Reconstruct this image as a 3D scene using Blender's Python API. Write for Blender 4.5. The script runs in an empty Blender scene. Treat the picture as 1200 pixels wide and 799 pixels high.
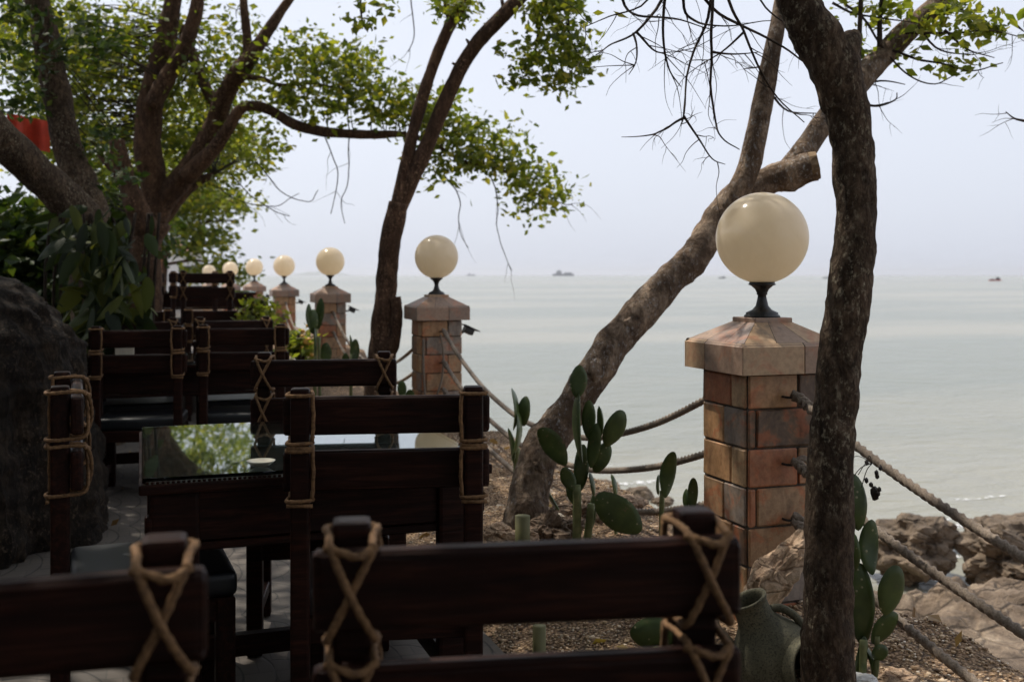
import bpy, bmesh, math, random
import numpy as np
from mathutils import Vector, Matrix, noise
R = math.radians
PI = math.pi
random.seed(7)
rng = np.random.default_rng(7)
sc = bpy.context.scene
C = sc.collection

# ------------------------------------------------------------------ camera
YAW = R(19.2); F = 1250.0; HZ = 322.0; EYE = 1.36
cd = bpy.data.cameras.new('camera'); cam = bpy.data.objects.new('camera', cd); C.objects.link(cam)
cam.location = (0, 0, EYE); cam.rotation_euler = (R(90), 0, -YAW)
cd.sensor_width = 36; cd.lens = 36 * F / 1200; cd.shift_y = -(399.5 - HZ) / 1200
cd.clip_start = 0.05; cd.clip_end = 40000
cd.dof.use_dof = True; cd.dof.focus_distance = 3.3; cd.dof.aperture_fstop = 4.2
sc.camera = cam
FW = Vector((math.sin(YAW), math.cos(YAW), 0)); RT = Vector((math.cos(YAW), -math.sin(YAW), 0))
def at(px, py, Z):
    return Vector((0, 0, EYE)) + FW * Z + RT * ((px - 600) / F * Z) + Vector((0, 0, (HZ - py) / F * Z))

# ------------------------------------------------------------------ world, sun, exposure
SUN = Vector((-0.26, 0.42, 0.87)).normalized()      # towards the sun
w = bpy.data.worlds.new('World'); sc.world = w; w.use_nodes = True
nt = w.node_tree; nt.nodes.clear()
sky = nt.nodes.new('ShaderNodeTexSky'); sky.sky_type = 'NISHITA'; sky.sun_disc = False
sky.sun_elevation = math.asin(SUN.z); sky.sun_rotation = math.atan2(SUN.x, SUN.y)
sky.air_density = 1.0; sky.dust_density = 3.0; sky.ozone_density = 2.0
hs = nt.nodes.new('ShaderNodeHueSaturation'); hs.inputs['Saturation'].default_value = 0.30
mx = nt.nodes.new('ShaderNodeMix'); mx.data_type = 'RGBA'; mx.inputs[0].default_value = 0.66
mx.inputs[7].default_value = (7.0, 7.45, 8.6, 1)      # even thin overcast veil
bg = nt.nodes.new('ShaderNodeBackground'); bg.inputs[1].default_value = 0.10
wo = nt.nodes.new('ShaderNodeOutputWorld')
nt.links.new(sky.outputs[0], hs.inputs['Color']); nt.links.new(hs.outputs[0], mx.inputs[6])
nt.links.new(mx.outputs[2], bg.inputs[0]); nt.links.new(bg.outputs[0], wo.inputs[0])
sd = bpy.data.lights.new('sun', 'SUN'); sun = bpy.data.objects.new('sun', sd); C.objects.link(sun)
sd.energy = 3.2; sd.angle = R(0.6); sd.color = (1, 0.93, 0.82)
sun.rotation_euler = SUN.to_track_quat('Z', 'Y').to_euler()
sc.view_settings.view_transform = 'Standard'; sc.view_settings.look = 'None'
sc.view_settings.exposure = 0.42; sc.view_settings.gamma = 1; sc.view_settings.use_curve_mapping = False
sc.cycles.max_bounces = 6; sc.cycles.diffuse_bounces = 3; sc.cycles.transparent_max_bounces = 6
sc.cycles.volume_bounces = 0

# ------------------------------------------------------------------ materials
MATS = {}
class NB:
    def __init__(s, name):
        s.m = bpy.data.materials.new(name); s.m.use_nodes = True; s.t = s.m.node_tree; s.n = s.t.nodes; s.l = s.t.links
        s.p = s.n['Principled BSDF']; MATS[name] = s.m
        s.tc = s.n.new('ShaderNodeTexCoord')
    def node(s, ty, **kw):
        x = s.n.new(ty)
        for k, v in kw.items(): setattr(x, k, v)
        return x
    def mapping(s, scale, coord='Object'):
        mp = s.node('ShaderNodeMapping'); mp.inputs['Scale'].default_value = scale
        s.l.new(s.tc.outputs[coord], mp.inputs[0]); return mp.outputs[0]
    def noise(s, vec, scale, detail=5, rough=0.6, dist=0):
        x = s.node('ShaderNodeTexNoise'); x.inputs['Scale'].default_value = scale; x.inputs['Detail'].default_value = detail
        x.inputs['Roughness'].default_value = rough; x.inputs['Distortion'].default_value = dist
        if vec is not None: s.l.new(vec, x.inputs['Vector'])
        return x.outputs['Fac']
    def vor(s, vec, scale, feature='F1', out='Distance'):
        x = s.node('ShaderNodeTexVoronoi'); x.feature = feature; x.inputs['Scale'].default_value = scale
        s.l.new(vec, x.inputs['Vector']); return x.outputs[out]
    def ramp(s, fac, stops, interp='LINEAR'):
        x = s.node('ShaderNodeValToRGB'); cr = x.color_ramp; cr.interpolation = interp
        while len(cr.elements) < len(stops): cr.elements.new(0.5)
        for e, (p, c) in zip(cr.elements, stops):
            e.position = p; e.color = (*c, 1) if len(c) == 3 else c
        s.l.new(fac, x.inputs[0]); return x.outputs[0]
    def mix(s, fac, a, b, blend='MIX'):
        x = s.node('ShaderNodeMix'); x.data_type = 'RGBA'; x.blend_type = blend
        for i, v in ((0, fac), (6, a), (7, b)):
            if hasattr(v, 'is_linked') or hasattr(v, 'links'): s.l.new(v, x.inputs[i])
            else: x.inputs[i].default_value = v if i == 0 else (*v, 1)
        return x.outputs[2]
    def math(s, op, a, b=0.0):
        x = s.node('ShaderNodeMath'); x.operation = op
        for i, v in ((0, a), (1, b)):
            if hasattr(v, 'links'): s.l.new(v, x.inputs[i])
            else: x.inputs[i].default_value = v
        return x.outputs[0]
    def col(s, c):
        if hasattr(c, 'links'): s.l.new(c, s.p.inputs['Base Color'])
        else: s.p.inputs['Base Color'].default_value = (*c, 1)
    def rough(s, r):
        if hasattr(r, 'links'): s.l.new(r, s.p.inputs['Roughness'])
        else: s.p.inputs['Roughness'].default_value = r
    def bump(s, h, strength=0.5, dist=0.01):
        b = s.node('ShaderNodeBump'); b.inputs['Strength'].default_value = strength; b.inputs['Distance'].default_value = dist
        s.l.new(h, b.inputs['Height']); s.l.new(b.outputs[0], s.p.inputs['Normal']); return b
    def island(s):
        g = s.node('ShaderNodeNewGeometry'); o = s.node('ShaderNodeObjectInfo')
        return s.math('FRACT', s.math('ADD', g.outputs['Random Per Island'], o.outputs['Random']))

b = NB('dark_wood'); v = b.mapping((1.6, 22, 22)); n1 = b.noise(v, 3.0, 6, .65, .6); v2 = b.mapping((2, 3, 3)); n2 = b.noise(v2, 2.5, 4)
c1 = b.ramp(n1, [(.25, (.005, .0016, .001)), (.5, (.020, .0062, .0033)), (.75, (.055, .018, .0095))])
b.col(b.mix(.55, c1, b.ramp(n2, [(.3, (.35, .3, .3)), (.7, (1.1, 1, 1))]), 'MULTIPLY')); b.rough(b.ramp(n2, [(.3, (.38,)*3), (.7, (.58,)*3)])); b.bump(n1, .5, .004)
b.p.inputs['Specular IOR Level'].default_value = .14
b = NB('rope'); v = b.mapping((60, 60, 60)); n1 = b.noise(v, 2, 4); n2 = b.noise(b.mapping((3, 3, 3)), 2, 3)
b.col(b.mix(.5, b.ramp(n1, [(.3, (.10, .05, .02)), (.7, (.30, .165, .07))]), b.ramp(n2, [(.3, (.4, .36, .32)), (.7, (1, .95, .9))]), 'MULTIPLY')); b.rough(.85); b.bump(n1, .4, .002)
b = NB('grey_rope'); n1 = b.noise(b.mapping((90, 90, 90)), 2, 4); n2 = b.noise(b.mapping((2.2, 2.2, 2.2)), 2, 3)
b.col(b.mix(.4, b.ramp(n1, [(.3, (.13, .10, .075)), (.7, (.34, .27, .21))]), b.ramp(n2, [(.35, (.35, .33, .3)), (.65, (1, 1, 1))]), 'MULTIPLY')); b.rough(.9); b.bump(n1, .5, .002)
b = NB('leather'); n1 = b.vor(b.mapping((180, 180, 180)), 1.0); b.col((.006, .007, .009)); b.rough(.42); b.bump(n1, .15, .001)
b = NB('glass'); b.col((.75, .9, .85)); b.rough(.015); b.p.inputs['Transmission Weight'].default_value = 1; b.p.inputs['IOR'].default_value = 1.5
n1 = b.noise(b.mapping((1, 1, 1)), 1.6, 2); b.bump(n1, .03, .004)
b = NB('globe'); n1 = b.noise(b.mapping((3, 3, 3)), 3, 6, .7, .8); n2 = b.noise(b.mapping((60, 60, 60)), 1.0, 3)
b.col(b.mix(1, b.ramp(n1, [(.3, (.76, .65, .49)), (.6, (.89, .79, .63))]), b.ramp(n2, [(.27, (.82, .8, .74)), (.34, (1, 1, 1))]), 'MULTIPLY')); b.rough(.14); b.p.inputs['Coat Weight'].default_value = .4
tr = b.node('ShaderNodeBsdfTranslucent'); tr.inputs[0].default_value = (1, .89, .71, 1); ms = b.node('ShaderNodeMixShader'); ms.inputs[0].default_value = .56
b.l.new(b.p.outputs[0], ms.inputs[1]); b.l.new(tr.outputs[0], ms.inputs[2]); b.l.new(ms.outputs[0], b.n['Material Output'].inputs[0])
b = NB('black_iron'); n1 = b.noise(b.mapping((40, 40, 40)), 1.5, 4); b.col(b.ramp(n1, [(.4, (.008, .009, .009)), (.75, (.03, .026, .022))])); b.rough(.45); b.bump(n1, .3, .002)
# glazed terracotta tiles, one random tone per tile, flame blotches inside each
b = NB('tile'); isl = b.island(); v = b.mapping((7, 7, 7)); n1 = b.noise(v, 1.6, 5, .6, .7); n2 = b.noise(b.mapping((55, 55, 55)), 1, 5)
base = b.ramp(isl, [(0, (.38, .14, .065)), (.16, (.38, .23, .125)), (.34, (.52, .34, .19)), (.52, (.21, .14, .095)), (.64, (.45, .25, .12)), (.78, (.27, .22, .185)), (.9, (.13, .08, .055))], 'CONSTANT')
blot = b.ramp(n1, [(.36, (.30, .20, .13)), (.5, (.40, .27, .15)), (.62, (.52, .16, .06))])
cc = b.mix(b.ramp(n1, [(.45, (.0,)*3), (.64, (.6,)*3)]), base, blot); st = b.noise(b.mapping((14, 14, 7)), 1.3, 6, .7, .5); cc = b.mix(.55, cc, b.ramp(st, [(.34, (.4, .36, .33)), (.52, (1, 1, 1)), (.72, (1.15, 1.12, 1.08))]), 'MULTIPLY')
b.col(b.mix(.6, cc, b.ramp(n2, [(.3, (.5, .45, .4)), (.6, (1.05, 1.05, 1.05))]), 'MULTIPLY')); b.rough(b.ramp(n1, [(.3, (.35,)*3), (.7, (.6,)*3)])); b.bump(n2, .35, .003)
b = NB('cap_tile'); isl = b.island(); n1 = b.noise(b.mapping((6, 6, 6)), 1.7, 5, .65, .9); n2 = b.noise(b.mapping((50, 50, 50)), 1, 5)
base = b.ramp(isl, [(0, (.36, .24, .17)), (.35, (.30, .21, .16)), (.6, (.48, .32, .19)), (.8, (.24, .18, .15))], 'CONSTANT')
cc = b.mix(b.ramp(n1, [(.5, (0,)*3), (.66, (.7,)*3)]), base, (.46, .19, .10))
cc = b.mix(b.ramp(n1, [(.3, (.6,)*3), (.42, (0,)*3)]), cc, (.16, .125, .10))
b.col(b.mix(.5, cc, b.ramp(n2, [(.3, (.5, .47, .45)), (.6, (1, 1, 1))]), 'MULTIPLY')); b.rough(.5); b.bump(n2, .4, .003)
b = NB('mortar'); n2 = b.noise(b.mapping((80, 80, 80)), 1, 4); b.col(b.ramp(n2, [(.3, (.05, .04, .032)), (.7, (.13, .105, .08))])); b.rough(.95); b.bump(n2, .5, .003)
def bark(name, stops, patch=None, sc_=(9, 9, 3.0), strength=.8):
    b = NB(name); n1 = b.noise(b.mapping(sc_), 2.2, 8, .68, .5); n2 = b.noise(b.mapping((5, 5, 3)), 1.3, 4, .6, .4); n3 = b.vor(b.mapping((sc_[0]*4, sc_[1]*4, sc_[2]*5)), 1.2)
    c = b.ramp(n1, stops); nf = b.noise(b.mapping((60, 60, 30)), 1.5, 6, .8); c = b.mix(.7, c, b.ramp(nf, [(.35, (.45, .42, .4)), (.55, (1.05, 1.02, 1)), (.7, (1.5, 1.45, 1.4))]), 'MULTIPLY')
    if patch: c = b.mix(b.ramp(n2, [(.5, (0,)*3), (.58, (.85,)*3)]), c, patch)
    n5 = b.noise(b.mapping((2, 2, 1.2)), 1.7, 5, .7, .8); c = b.mix(.75, c, b.ramp(n5, [(.34, (.42, .38, .34)), (.5, (.95, .93, .9)), (.66, (1.5, 1.4, 1.25))]), 'MULTIPLY')
    n4 = b.noise(b.mapping((42, 42, 26)), 1.6, 5, .75); n6 = b.noise(b.mapping((4, 4, 3)), 1, 3)
    c = b.mix(b.math('MULTIPLY', b.ramp(n4, [(.54, (0,)*3), (.64, (.75,)*3)]), b.ramp(n6, [(.4, (.1,)*3), (.6, (1,)*3)])), c, tuple(min(.42, x * 2.6) for x in stops[-1][1]))
    b.col(c); b.rough(.9); b.p.inputs['Specular IOR Level'].default_value = .2
    h = b.math('ADD', b.math('ADD', n1, b.math('MULTIPLY', nf, .35)), b.math('MULTIPLY', n3, .35)); b.bump(h, strength, .02); return b
bark('dark_bark', [(.3, (.022, .015, .010)), (.5, (.078, .053, .036)), (.72, (.19, .14, .10))], sc_=(18, 18, 9))
bark('tan_bark', [(.3, (.075, .050, .035)), (.48, (.19, .138, .10)), (.66, (.37, .29, .22))], patch=(.085, .055, .036), sc_=(9, 9, 6), strength=.9)
bark('red_bark', [(.3, (.030, .018, .012)), (.5, (.075, .043, .027)), (.7, (.14, .085, .055))], sc_=(12, 12, 4), strength=.5)
bark('twig_bark', [(.3, (.02, .015, .012)), (.7, (.06, .045, .035))], strength=.2)
bark('rough_rock_bark', [(.3, (.004, .0028, .002)), (.5, (.013, .0090, .006)), (.72, (.046, .032, .021))], sc_=(7, 7, 3), strength=1.0)
b = NB('cut_wood'); n1 = b.noise(b.mapping((12, 12, 12)), 2, 5, .6, 1); b.col(b.ramp(n1, [(.3, (.10, .06, .03)), (.7, (.30, .20, .11))])); b.rough(.9); b.bump(n1, .6, .01)
def leafmat(name, stops, trans=.45):
    b = NB(name); isl = b.island(); c = b.ramp(isl, stops); b.col(c); b.rough(.5 if name != 'big_leaf' else .62); b.p.inputs['Specular IOR Level'].default_value = .35
    tr = b.node('ShaderNodeBsdfTranslucent'); ms = b.node('ShaderNodeMixShader'); ms.inputs[0].default_value = trans
    c2 = b.mix(1, c, (2.6, 2.4, .8), 'MULTIPLY'); b.l.new(c2, tr.inputs[0])
    b.l.new(b.p.outputs[0], ms.inputs[1]); b.l.new(tr.outputs[0], ms.inputs[2]); b.l.new(ms.outputs[0], b.n['Material Output'].inputs[0])
leafmat('leaf', [(0, (.042, .066, .012)), (.4, (.085, .115, .020)), (.82, (.16, .19, .030)), (1, (.28, .26, .05))])
leafmat('leaf_dark', [(0, (.016, .034, .010)), (.6, (.035, .062, .014)), (1, (.07, .09, .02))], .3)
leafmat('leaf_pale', [(0, (.07, .10, .02)), (.6, (.12, .15, .03)), (1, (.20, .20, .05))], .5)
leafmat('big_leaf', [(0, (.010, .018, .005)), (.5, (.024, .040, .009)), (1, (.09, .10, .022))], .2)
leafmat('dry_leaf', [(0, (.16, .09, .04)), (.6, (.30, .19, .08)), (1, (.48, .36, .12))], .15)
b = NB('cactus'); v = b.mapping((34, 34, 34)); d = b.vor(v, 1.0); n2 = b.noise(b.mapping((8, 8, 8)), 1.5, 4)
c = b.ramp(n2, [(.3, (.028, .050, .012)), (.6, (.066, .10, .022)), (.8, (.16, .16, .045))])
b.col(b.mix(b.ramp(d, [(.10, (.9,)*3), (.16, (0,)*3)]), b.mix(b.ramp(b.noise(b.mapping((11, 11, 11)), 2.0, 6, .8), [(.60, (0,)*3), (.68, (.8,)*3)]), c, (.17, .12, .06)), (.30, .28, .16))); b.rough(.42); b.bump(b.ramp(d, [(.0, (1,)*3), (.14, (0,)*3)]), .4, .003)
b = NB('cactus_stem'); n2 = b.noise(b.mapping((14, 14, 14)), 1.5, 5); b.col(b.ramp(n2, [(.3, (.07, .10, .03)), (.7, (.22, .22, .09))])); b.rough(.6); b.bump(n2, .3, .004)
def rockmat(name, stops, scale=4, strength=.8, dist=.03, rough=.9):
    b = NB(name); n1 = b.noise(b.mapping((1, 1, 1)), scale, 9, .65, .4); n2 = b.noise(b.mapping((1, 1, 1.6)), scale * .3, 4, .6, .8); 
    c = b.ramp(n1, stops); c = b.mix(.6, c, b.ramp(n2, [(.35, (.45, .42, .4)), (.6, (1.1, 1.08, 1.05))]), 'MULTIPLY')
    cr = b.vor(b.mapping((1, 1, 1.8)), scale*1.1, 'DISTANCE_TO_EDGE'); c = b.mix(b.ramp(cr, [(.0, (.55,)*3), (.05, (0,)*3)]), c, tuple(x*.5 for x in stops[0][1]))
    nf = b.noise(b.mapping((1, 1, 1)), scale*9, 5, .75); c = b.mix(.6, c, b.ramp(nf, [(.35, (.5, .47, .45)), (.55, (1.05, 1.05, 1.05))]), 'MULTIPLY')
    b.col(c); b.rough(rough); b.bump(b.math('ADD', b.math('ADD', n1, b.math('MULTIPLY', nf, .4)), b.ramp(cr, [(.0, (0,)*3), (.08, (.35,)*3)])), strength, dist)
rockmat('shore_rock', [(.30, (.08, .055, .036)), (.47, (.26, .19, .13)), (.56, (.36, .27, .19)), (.7, (.52, .41, .30))], 3.0, 1.0, .12)
rockmat('boulder', [(.3, (.09, .064, .043)), (.5, (.20, .148, .10)), (.72, (.34, .265, .195))], 3.5, .8, .05)
rockmat('beige_stone', [(.3, (.36, .22, .14)), (.5, (.66, .47, .32)), (.7, (.80, .63, .47))], 9, .9, .02)
rockmat('brown_stone', [(.3, (.09, .065, .045)), (.5, (.22, .15, .10)), (.7, (.40, .29, .20))], 9, .8, .02)
b = NB('pebbles'); isl = b.island(); n2 = b.noise(b.mapping((60, 60, 60)), 1, 3)
b.col(b.mix(.4, b.ramp(isl, [(0, (.14, .085, .048)), (.3, (.38, .25, .145)), (.6, (.60, .42, .25)), (.85, (.74, .57, .39)), (1, (.80, .70, .58))]), b.ramp(n2, [(.3, (.6,)*3), (.6, (1,)*3)]), 'MULTIPLY')); b.rough(.85)
b = NB('soil'); v = b.mapping((1, 1, 1)); n1 = b.noise(v, 6, 8, .7); n2 = b.vor(v, 65); n3 = b.noise(v, 1.1, 4)
c = b.ramp(n2, [(.1, (.46, .31, .19)), (.5, (.28, .185, .11)), (.8, (.08, .052, .033))]); c = b.mix(.6, c, b.ramp(n1, [(.3, (.45, .42, .4)), (.65, (1.2, 1.15, 1.1))]), 'MULTIPLY')
b.col(c); b.rough(.95); b.bump(b.math('ADD', b.math('MULTIPLY', n2, -1.), n1), .9, .02)
b = NB('sand'); n1 = b.noise(b.mapping((1, 1, 1)), 1.1, 6); b.col(b.ramp(n1, [(.3, (.21, .165, .125)), (.7, (.33, .27, .21))])); b.rough(b.ramp(n1, [(.35, (.22,)*3), (.6, (.6,)*3)])); b.bump(n1, .2, .03)
# terrace paving: small setts with swirling arc joints
b = NB('paving'); v = b.mapping((1, 1, 1)); br = b.node('ShaderNodeTexBrick'); br.offset = .5; br.inputs['Scale'].default_value = 1
br.inputs['Brick Width'].default_value = .11; br.inputs['Row Height'].default_value = .11; br.inputs['Mortar Size'].default_value = .003; br.inputs['Color1'].default_value = (.12, .098, .080, 1); br.inputs['Color2'].default_value = (.09, .075, .062, 1); br.inputs['Mortar'].default_value = (.07, .06, .05, 1)
b.l.new(v, br.inputs['Vector'])
vm = b.node('ShaderNodeVectorMath'); vm.operation = 'MODULO'; vm.inputs[1].default_value = (.44, .44, 10); va = b.node('ShaderNodeVectorMath'); va.operation = 'ADD'; va.inputs[1].default_value = (44, 44, 0)
b.l.new(v, va.inputs[0]); b.l.new(va.outputs[0], vm.inputs[0])
sx = b.node('ShaderNodeSeparateXYZ'); b.l.new(vm.outputs[0], sx.inputs[0])
ln = b.math('SQRT', b.math('ADD', b.math('POWER', b.math('SUBTRACT', sx.outputs[0], .0), 2.0), b.math('POWER', b.math('SUBTRACT', sx.outputs[1], .22), 2.0)))
ring = b.math('PINGPONG', ln, .055); rg = b.ramp(ring, [(0.0, (.2,)*3), (.0028, (.2,)*3), (.0045, (1,)*3)])
n1 = b.noise(v, 5, 6); c = b.mix(1, br.outputs['Color'], rg, 'MULTIPLY'); c = b.mix(.6, c, b.ramp(n1, [(.3, (.5,)*3), (.65, (1.1,)*3)]), 'MULTIPLY')
b.col(c); b.rough(.75); b.bump(rg, .4, .004)
# murky sea
b = NB('sea'); v = b.mapping((1, 1, 1)); g = b.node('ShaderNodeCameraData')
n1 = b.noise(b.mapping((.9, 2.2, 1)), 1.2, 6, .6, .3); n2 = b.noise(b.mapping((.02, .06, 1)), 1.0, 4, .55); n3 = b.noise(b.mapping((.35, .35, .35)), 1.0, 5, .6, .5)
b.col(b.mix(b.ramp(n2, [(.42, (0,)*3), (.58, (1,)*3)]), (.180, .192, .155), (.255, .248, .195))); b.rough(.22); b.p.inputs['IOR'].default_value = 1.33
b.bump(b.math('ADD', n1, b.math('MULTIPLY', n3, 2.0)), .9, .14)
b = NB('foam'); n1 = b.noise(b.mapping((1, 1, 1)), 9, 6, .7); b.col((.8, .8, .8)); b.rough(.6)
b.l.new(b.ramp(n1, [(.47, (0,)*3), (.60, (.9,)*3)]), b.p.inputs['Alpha'])
b = NB('jar_clay'); n1 = b.noise(b.mapping((1, 1, 1)), 170, 4, .8); n2 = b.noise(b.mapping((1, 1, 1)), 9, 5)
b.col(b.mix(b.ramp(n1, [(.50, (0,)*3), (.60, (1,)*3)]), b.ramp(n2, [(.3, (.085, .078, .046)), (.7, (.165, .15, .09))]), (.035, .032, .02))); b.rough(.8); b.bump(n1, .5, .004)
def plain(name, c, r=.6, k=14):
    b = NB(name); n1 = b.noise(b.mapping((1, 1, 1)), k, 5); b.col(b.mix(.5, c, b.ramp(n1, [(.3, (.6,)*3), (.65, (1.1,)*3)]), 'MULTIPLY')); b.rough(r); b.bump(n1, .2, .004)
plain('red_cloth', (.60, .055, .02), .8); plain('white_paint', (.75, .74, .72)); plain('grey_paint', (.16, .17, .2)); plain('red_paint', (.45, .12, .1)); plain('dark_paint', (.03, .03, .035))
plain('brick_orange', (.42, .17, .07), .8, 30); plain('pale_stone', (.42, .36, .28), .85); plain('bamboo', (.16, .15, .06), .6); plain('flower', (.7, .38, .08), .5); plain('hill', (.09, .12, .07), .9, .02); plain('roof_tile', (.3, .12, .08)); plain('dish', (.6, .56, .45), .3); plain('seed', (.02, .014, .01))

# ------------------------------------------------------------------ mesh helpers
class MB:
    def __init__(s): s.v = []; s.f = []; s.mi = []; s.sm = []; s.cur = 0
    def add(s, vs, fs, smooth=True):
        o = len(s.v); s.v += [tuple(x) for x in vs]; s.f += [tuple(i + o for i in f) for f in fs]; s.mi += [s.cur] * len(fs); s.sm += [smooth] * len(fs)
    def build(s, name, mats, parent=None, loc=None):
        me = bpy.data.meshes.new(name); me.from_pydata(s.v, [], s.f); me.update()
        if isinstance(mats, str): mats = [mats]
        for m in mats: me.materials.append(MATS[m])
        me.polygons.foreach_set('material_index', s.mi); me.polygons.foreach_set('use_smooth', s.sm)
        o = bpy.data.objects.new(name, me); C.objects.link(o)
        if parent is not None: o.parent = parent
        if loc is not None: o.location = loc
        return o
def tag(o, label=None, cat=None, group=None, kind=None):
    for k, v in (('label', label), ('category', cat), ('group', group), ('kind', kind)):
        if v: o[k] = v
    return o
def empty(name, loc=(0, 0, 0), rz=0):
    o = bpy.data.objects.new(name, None); C.objects.link(o); o.location = loc; o.rotation_euler = (0, 0, rz); o.empty_display_size = .1
    return o
def rel(parts_root, pts):                       # world points -> local of an unrotated empty
    return [Vector(p) - parts_root.location for p in pts]
def box(mb, cx, cy, cz, sx, sy, sz, bev=.004, rot=None, seg=1, jit=0, smooth=False):
    bm = bmesh.new(); bmesh.ops.create_cube(bm, size=1); bmesh.ops.scale(bm, vec=(sx, sy, sz), verts=bm.verts)
    if bev: bmesh.ops.bevel(bm, geom=bm.edges[:], offset=bev, segments=seg, affect='EDGES', profile=.6)
    M = Matrix.Translation((cx, cy, cz)) @ (rot.to_4x4() if rot else Matrix())
    bm.verts.ensure_lookup_table()
    vs = [M @ (v.co + Vector((random.uniform(-jit, jit), random.uniform(-jit, jit), random.uniform(-jit, jit)))) for v in bm.verts]
    mb.add(vs, [[v.index for v in f.verts] for f in bm.faces], smooth); bm.free()
def catmull(P, n):
    P = [Vector(p) for p in P]; out = []
    Q = [P[0] * 2 - P[1]] + P + [P[-1] * 2 - P[-2]]
    for i in range(1, len(Q) - 2):
        for k in range(n):
            t = k / n; a, b_, c, d = Q[i-1], Q[i], Q[i+1], Q[i+2]
            out.append(.5 * ((2*b_) + (c - a)*t + (2*a - 5*b_ + 4*c - d)*t*t + (3*b_ - a - 3*c + d)*t**3))
    out.append(P[-1]); return out
def lerps(v, n):
    out = []
    for i in range(len(v) - 1):
        for k in range(n): out.append(v[i] + (v[i+1] - v[i]) * k / n)
    out.append(v[-1]); return out
def tube(mb, pts, rad, n=8, lobes=0, turns=0, amp=0, rough=0, rsc=6, cap=True, smooth=True):
    pts = [Vector(p) for p in pts]
    if not isinstance(rad, (list, tuple)): rad = [rad] * len(pts)
    T = []
    for i in range(len(pts)):
        d = pts[min(i+1, len(pts)-1)] - pts[max(i-1, 0)]
        T.append(d.normalized() if d.length > 1e-9 else Vector((0, 0, 1)))
    u = T[0].orthogonal().normalized(); s = 0; vs = []; fs = []
    for i, p in enumerate(pts):
        if i:
            s += (p - pts[i-1]).length
            u = (u - T[i] * u.dot(T[i])).normalized()
        v = T[i].cross(u)
        for k in range(n):
            a = 2 * PI * k / n; r = rad[i]
            if lobes: r *= 1 + amp * math.cos(lobes * (a - turns * s * 2 * PI))
            q = p + (u * math.cos(a) + v * math.sin(a)) * r
            if rough:
                q += (q - p).normalized() * rough * rad[i] * (noise.noise(q * rsc) + .5 * noise.noise(q * rsc * 2.7) + .25 * noise.noise(q * rsc * 7))
            vs.append(q)
    for i in range(len(pts) - 1):
        for k in range(n):
            a, b_ = i*n + k, i*n + (k+1) % n; fs.append((a, b_, b_ + n, a + n))
    if cap: fs.append(tuple(range(n))[::-1]); fs.append(tuple(range((len(pts)-1)*n, len(pts)*n)))
    mb.add(vs, fs, smooth)
def lathe(mb, prof, n=24, M=Matrix(), smooth=True):
    vs = []; fs = []
    for (r, z) in prof:
        for k in range(n):
            a = 2*PI*k/n; vs.append(M @ Vector((r*math.cos(a), r*math.sin(a), z)))
    for i in range(len(prof) - 1):
        for k in range(n):
            a, b_ = i*n+k, i*n+(k+1) % n; fs.append((a, b_, b_+n, a+n))
    fs.append(tuple(range(n))[::-1]); fs.append(tuple(range((len(prof)-1)*n, len(prof)*n)))
    mb.add(vs, fs, smooth)
def blob(mb, c, r, sub=3, amp=.3, fs=1.2, seed=0, M=None, smooth=False, sharp=0):
    bm = bmesh.new(); bmesh.ops.create_icosphere(bm, subdivisions=sub, radius=1); off = Vector((seed*7.3, seed*3.1, seed*1.7))
    vs = []
    for v in bm.verts:
        d = v.co.normalized(); k = 1 + amp * (noise.noise(d*fs + off) + .5*noise.noise(d*fs*2.3 + off) + .25*noise.noise(d*fs*5 + off) + .13*noise.noise(d*fs*11 + off))
        if sharp: k += sharp * (noise.cell(d*1.8 + off) - .5)
        q = Vector((d.x*r[0], d.y*r[1], d.z*r[2])) * k
        if M: q = M @ q
        vs.append(q + Vector(c))
    mb.add(vs, [[v.index for v in f.verts] for f in bm.faces], smooth); bm.free()
def leaves(mb, cen, size, asp=.55, droop=.25, rise=0.0):
    """many leaf-sized folded faces: cen (n,3) numpy"""
    n = len(cen); d = rng.normal(size=(n, 3)); d[:, 2] = d[:, 2]*.6 - droop + rise; d /= np.linalg.norm(d, axis=1)[:, None]
    e = rng.normal(size=(n, 3)); s = np.cross(d, e); s /= np.linalg.norm(s, axis=1)[:, None]; nr = np.cross(s, d)
    L = rng.uniform(size*.45, size*1.5, n)[:, None]; W = L * asp * .5
    base = cen; mid = cen + d*L*.45 - nr*W*.35; tip = cen + d*L
    v = np.stack([base, mid + s*W + nr*W*.5, tip, mid - s*W + nr*W*.5], 1).reshape(-1, 3)
    o = len(mb.v); mb.v += list(map(tuple, v.tolist()))
    f = []
    for i in range(n): j = o + i*4; f.append((j, j+1, j+2)); f.append((j, j+2, j+3))
    mb.f += f; mb.mi += [mb.cur]*len(f); mb.sm += [False]*len(f)
def clumps(regions, per=45, spread=.16, cl_r=1.0):
    """regions: (px,py,rx,ry,Z,dz,n clumps) -> clump centres and leaf points"""
    cc = []
    for (px, py, rx, ry, Z, dz, n) in regions:
        for _ in range(n):
            a = random.uniform(0, 2*PI); q = math.sqrt(random.random())
            cc.append(at(px + rx*q*math.cos(a), py + ry*q*math.sin(a), Z + random.uniform(-dz, dz)))
    return cc
def leafpts(cc, per, spread):
    P = []
    for c in cc:
        k = int(per * random.uniform(.5, 1.5)); sp = spread * random.uniform(.6, 1.4)
        P.append(rng.normal(size=(k, 3)) * np.array([sp, sp, sp*.62]) + np.array(c))
    return np.concatenate(P)

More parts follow.
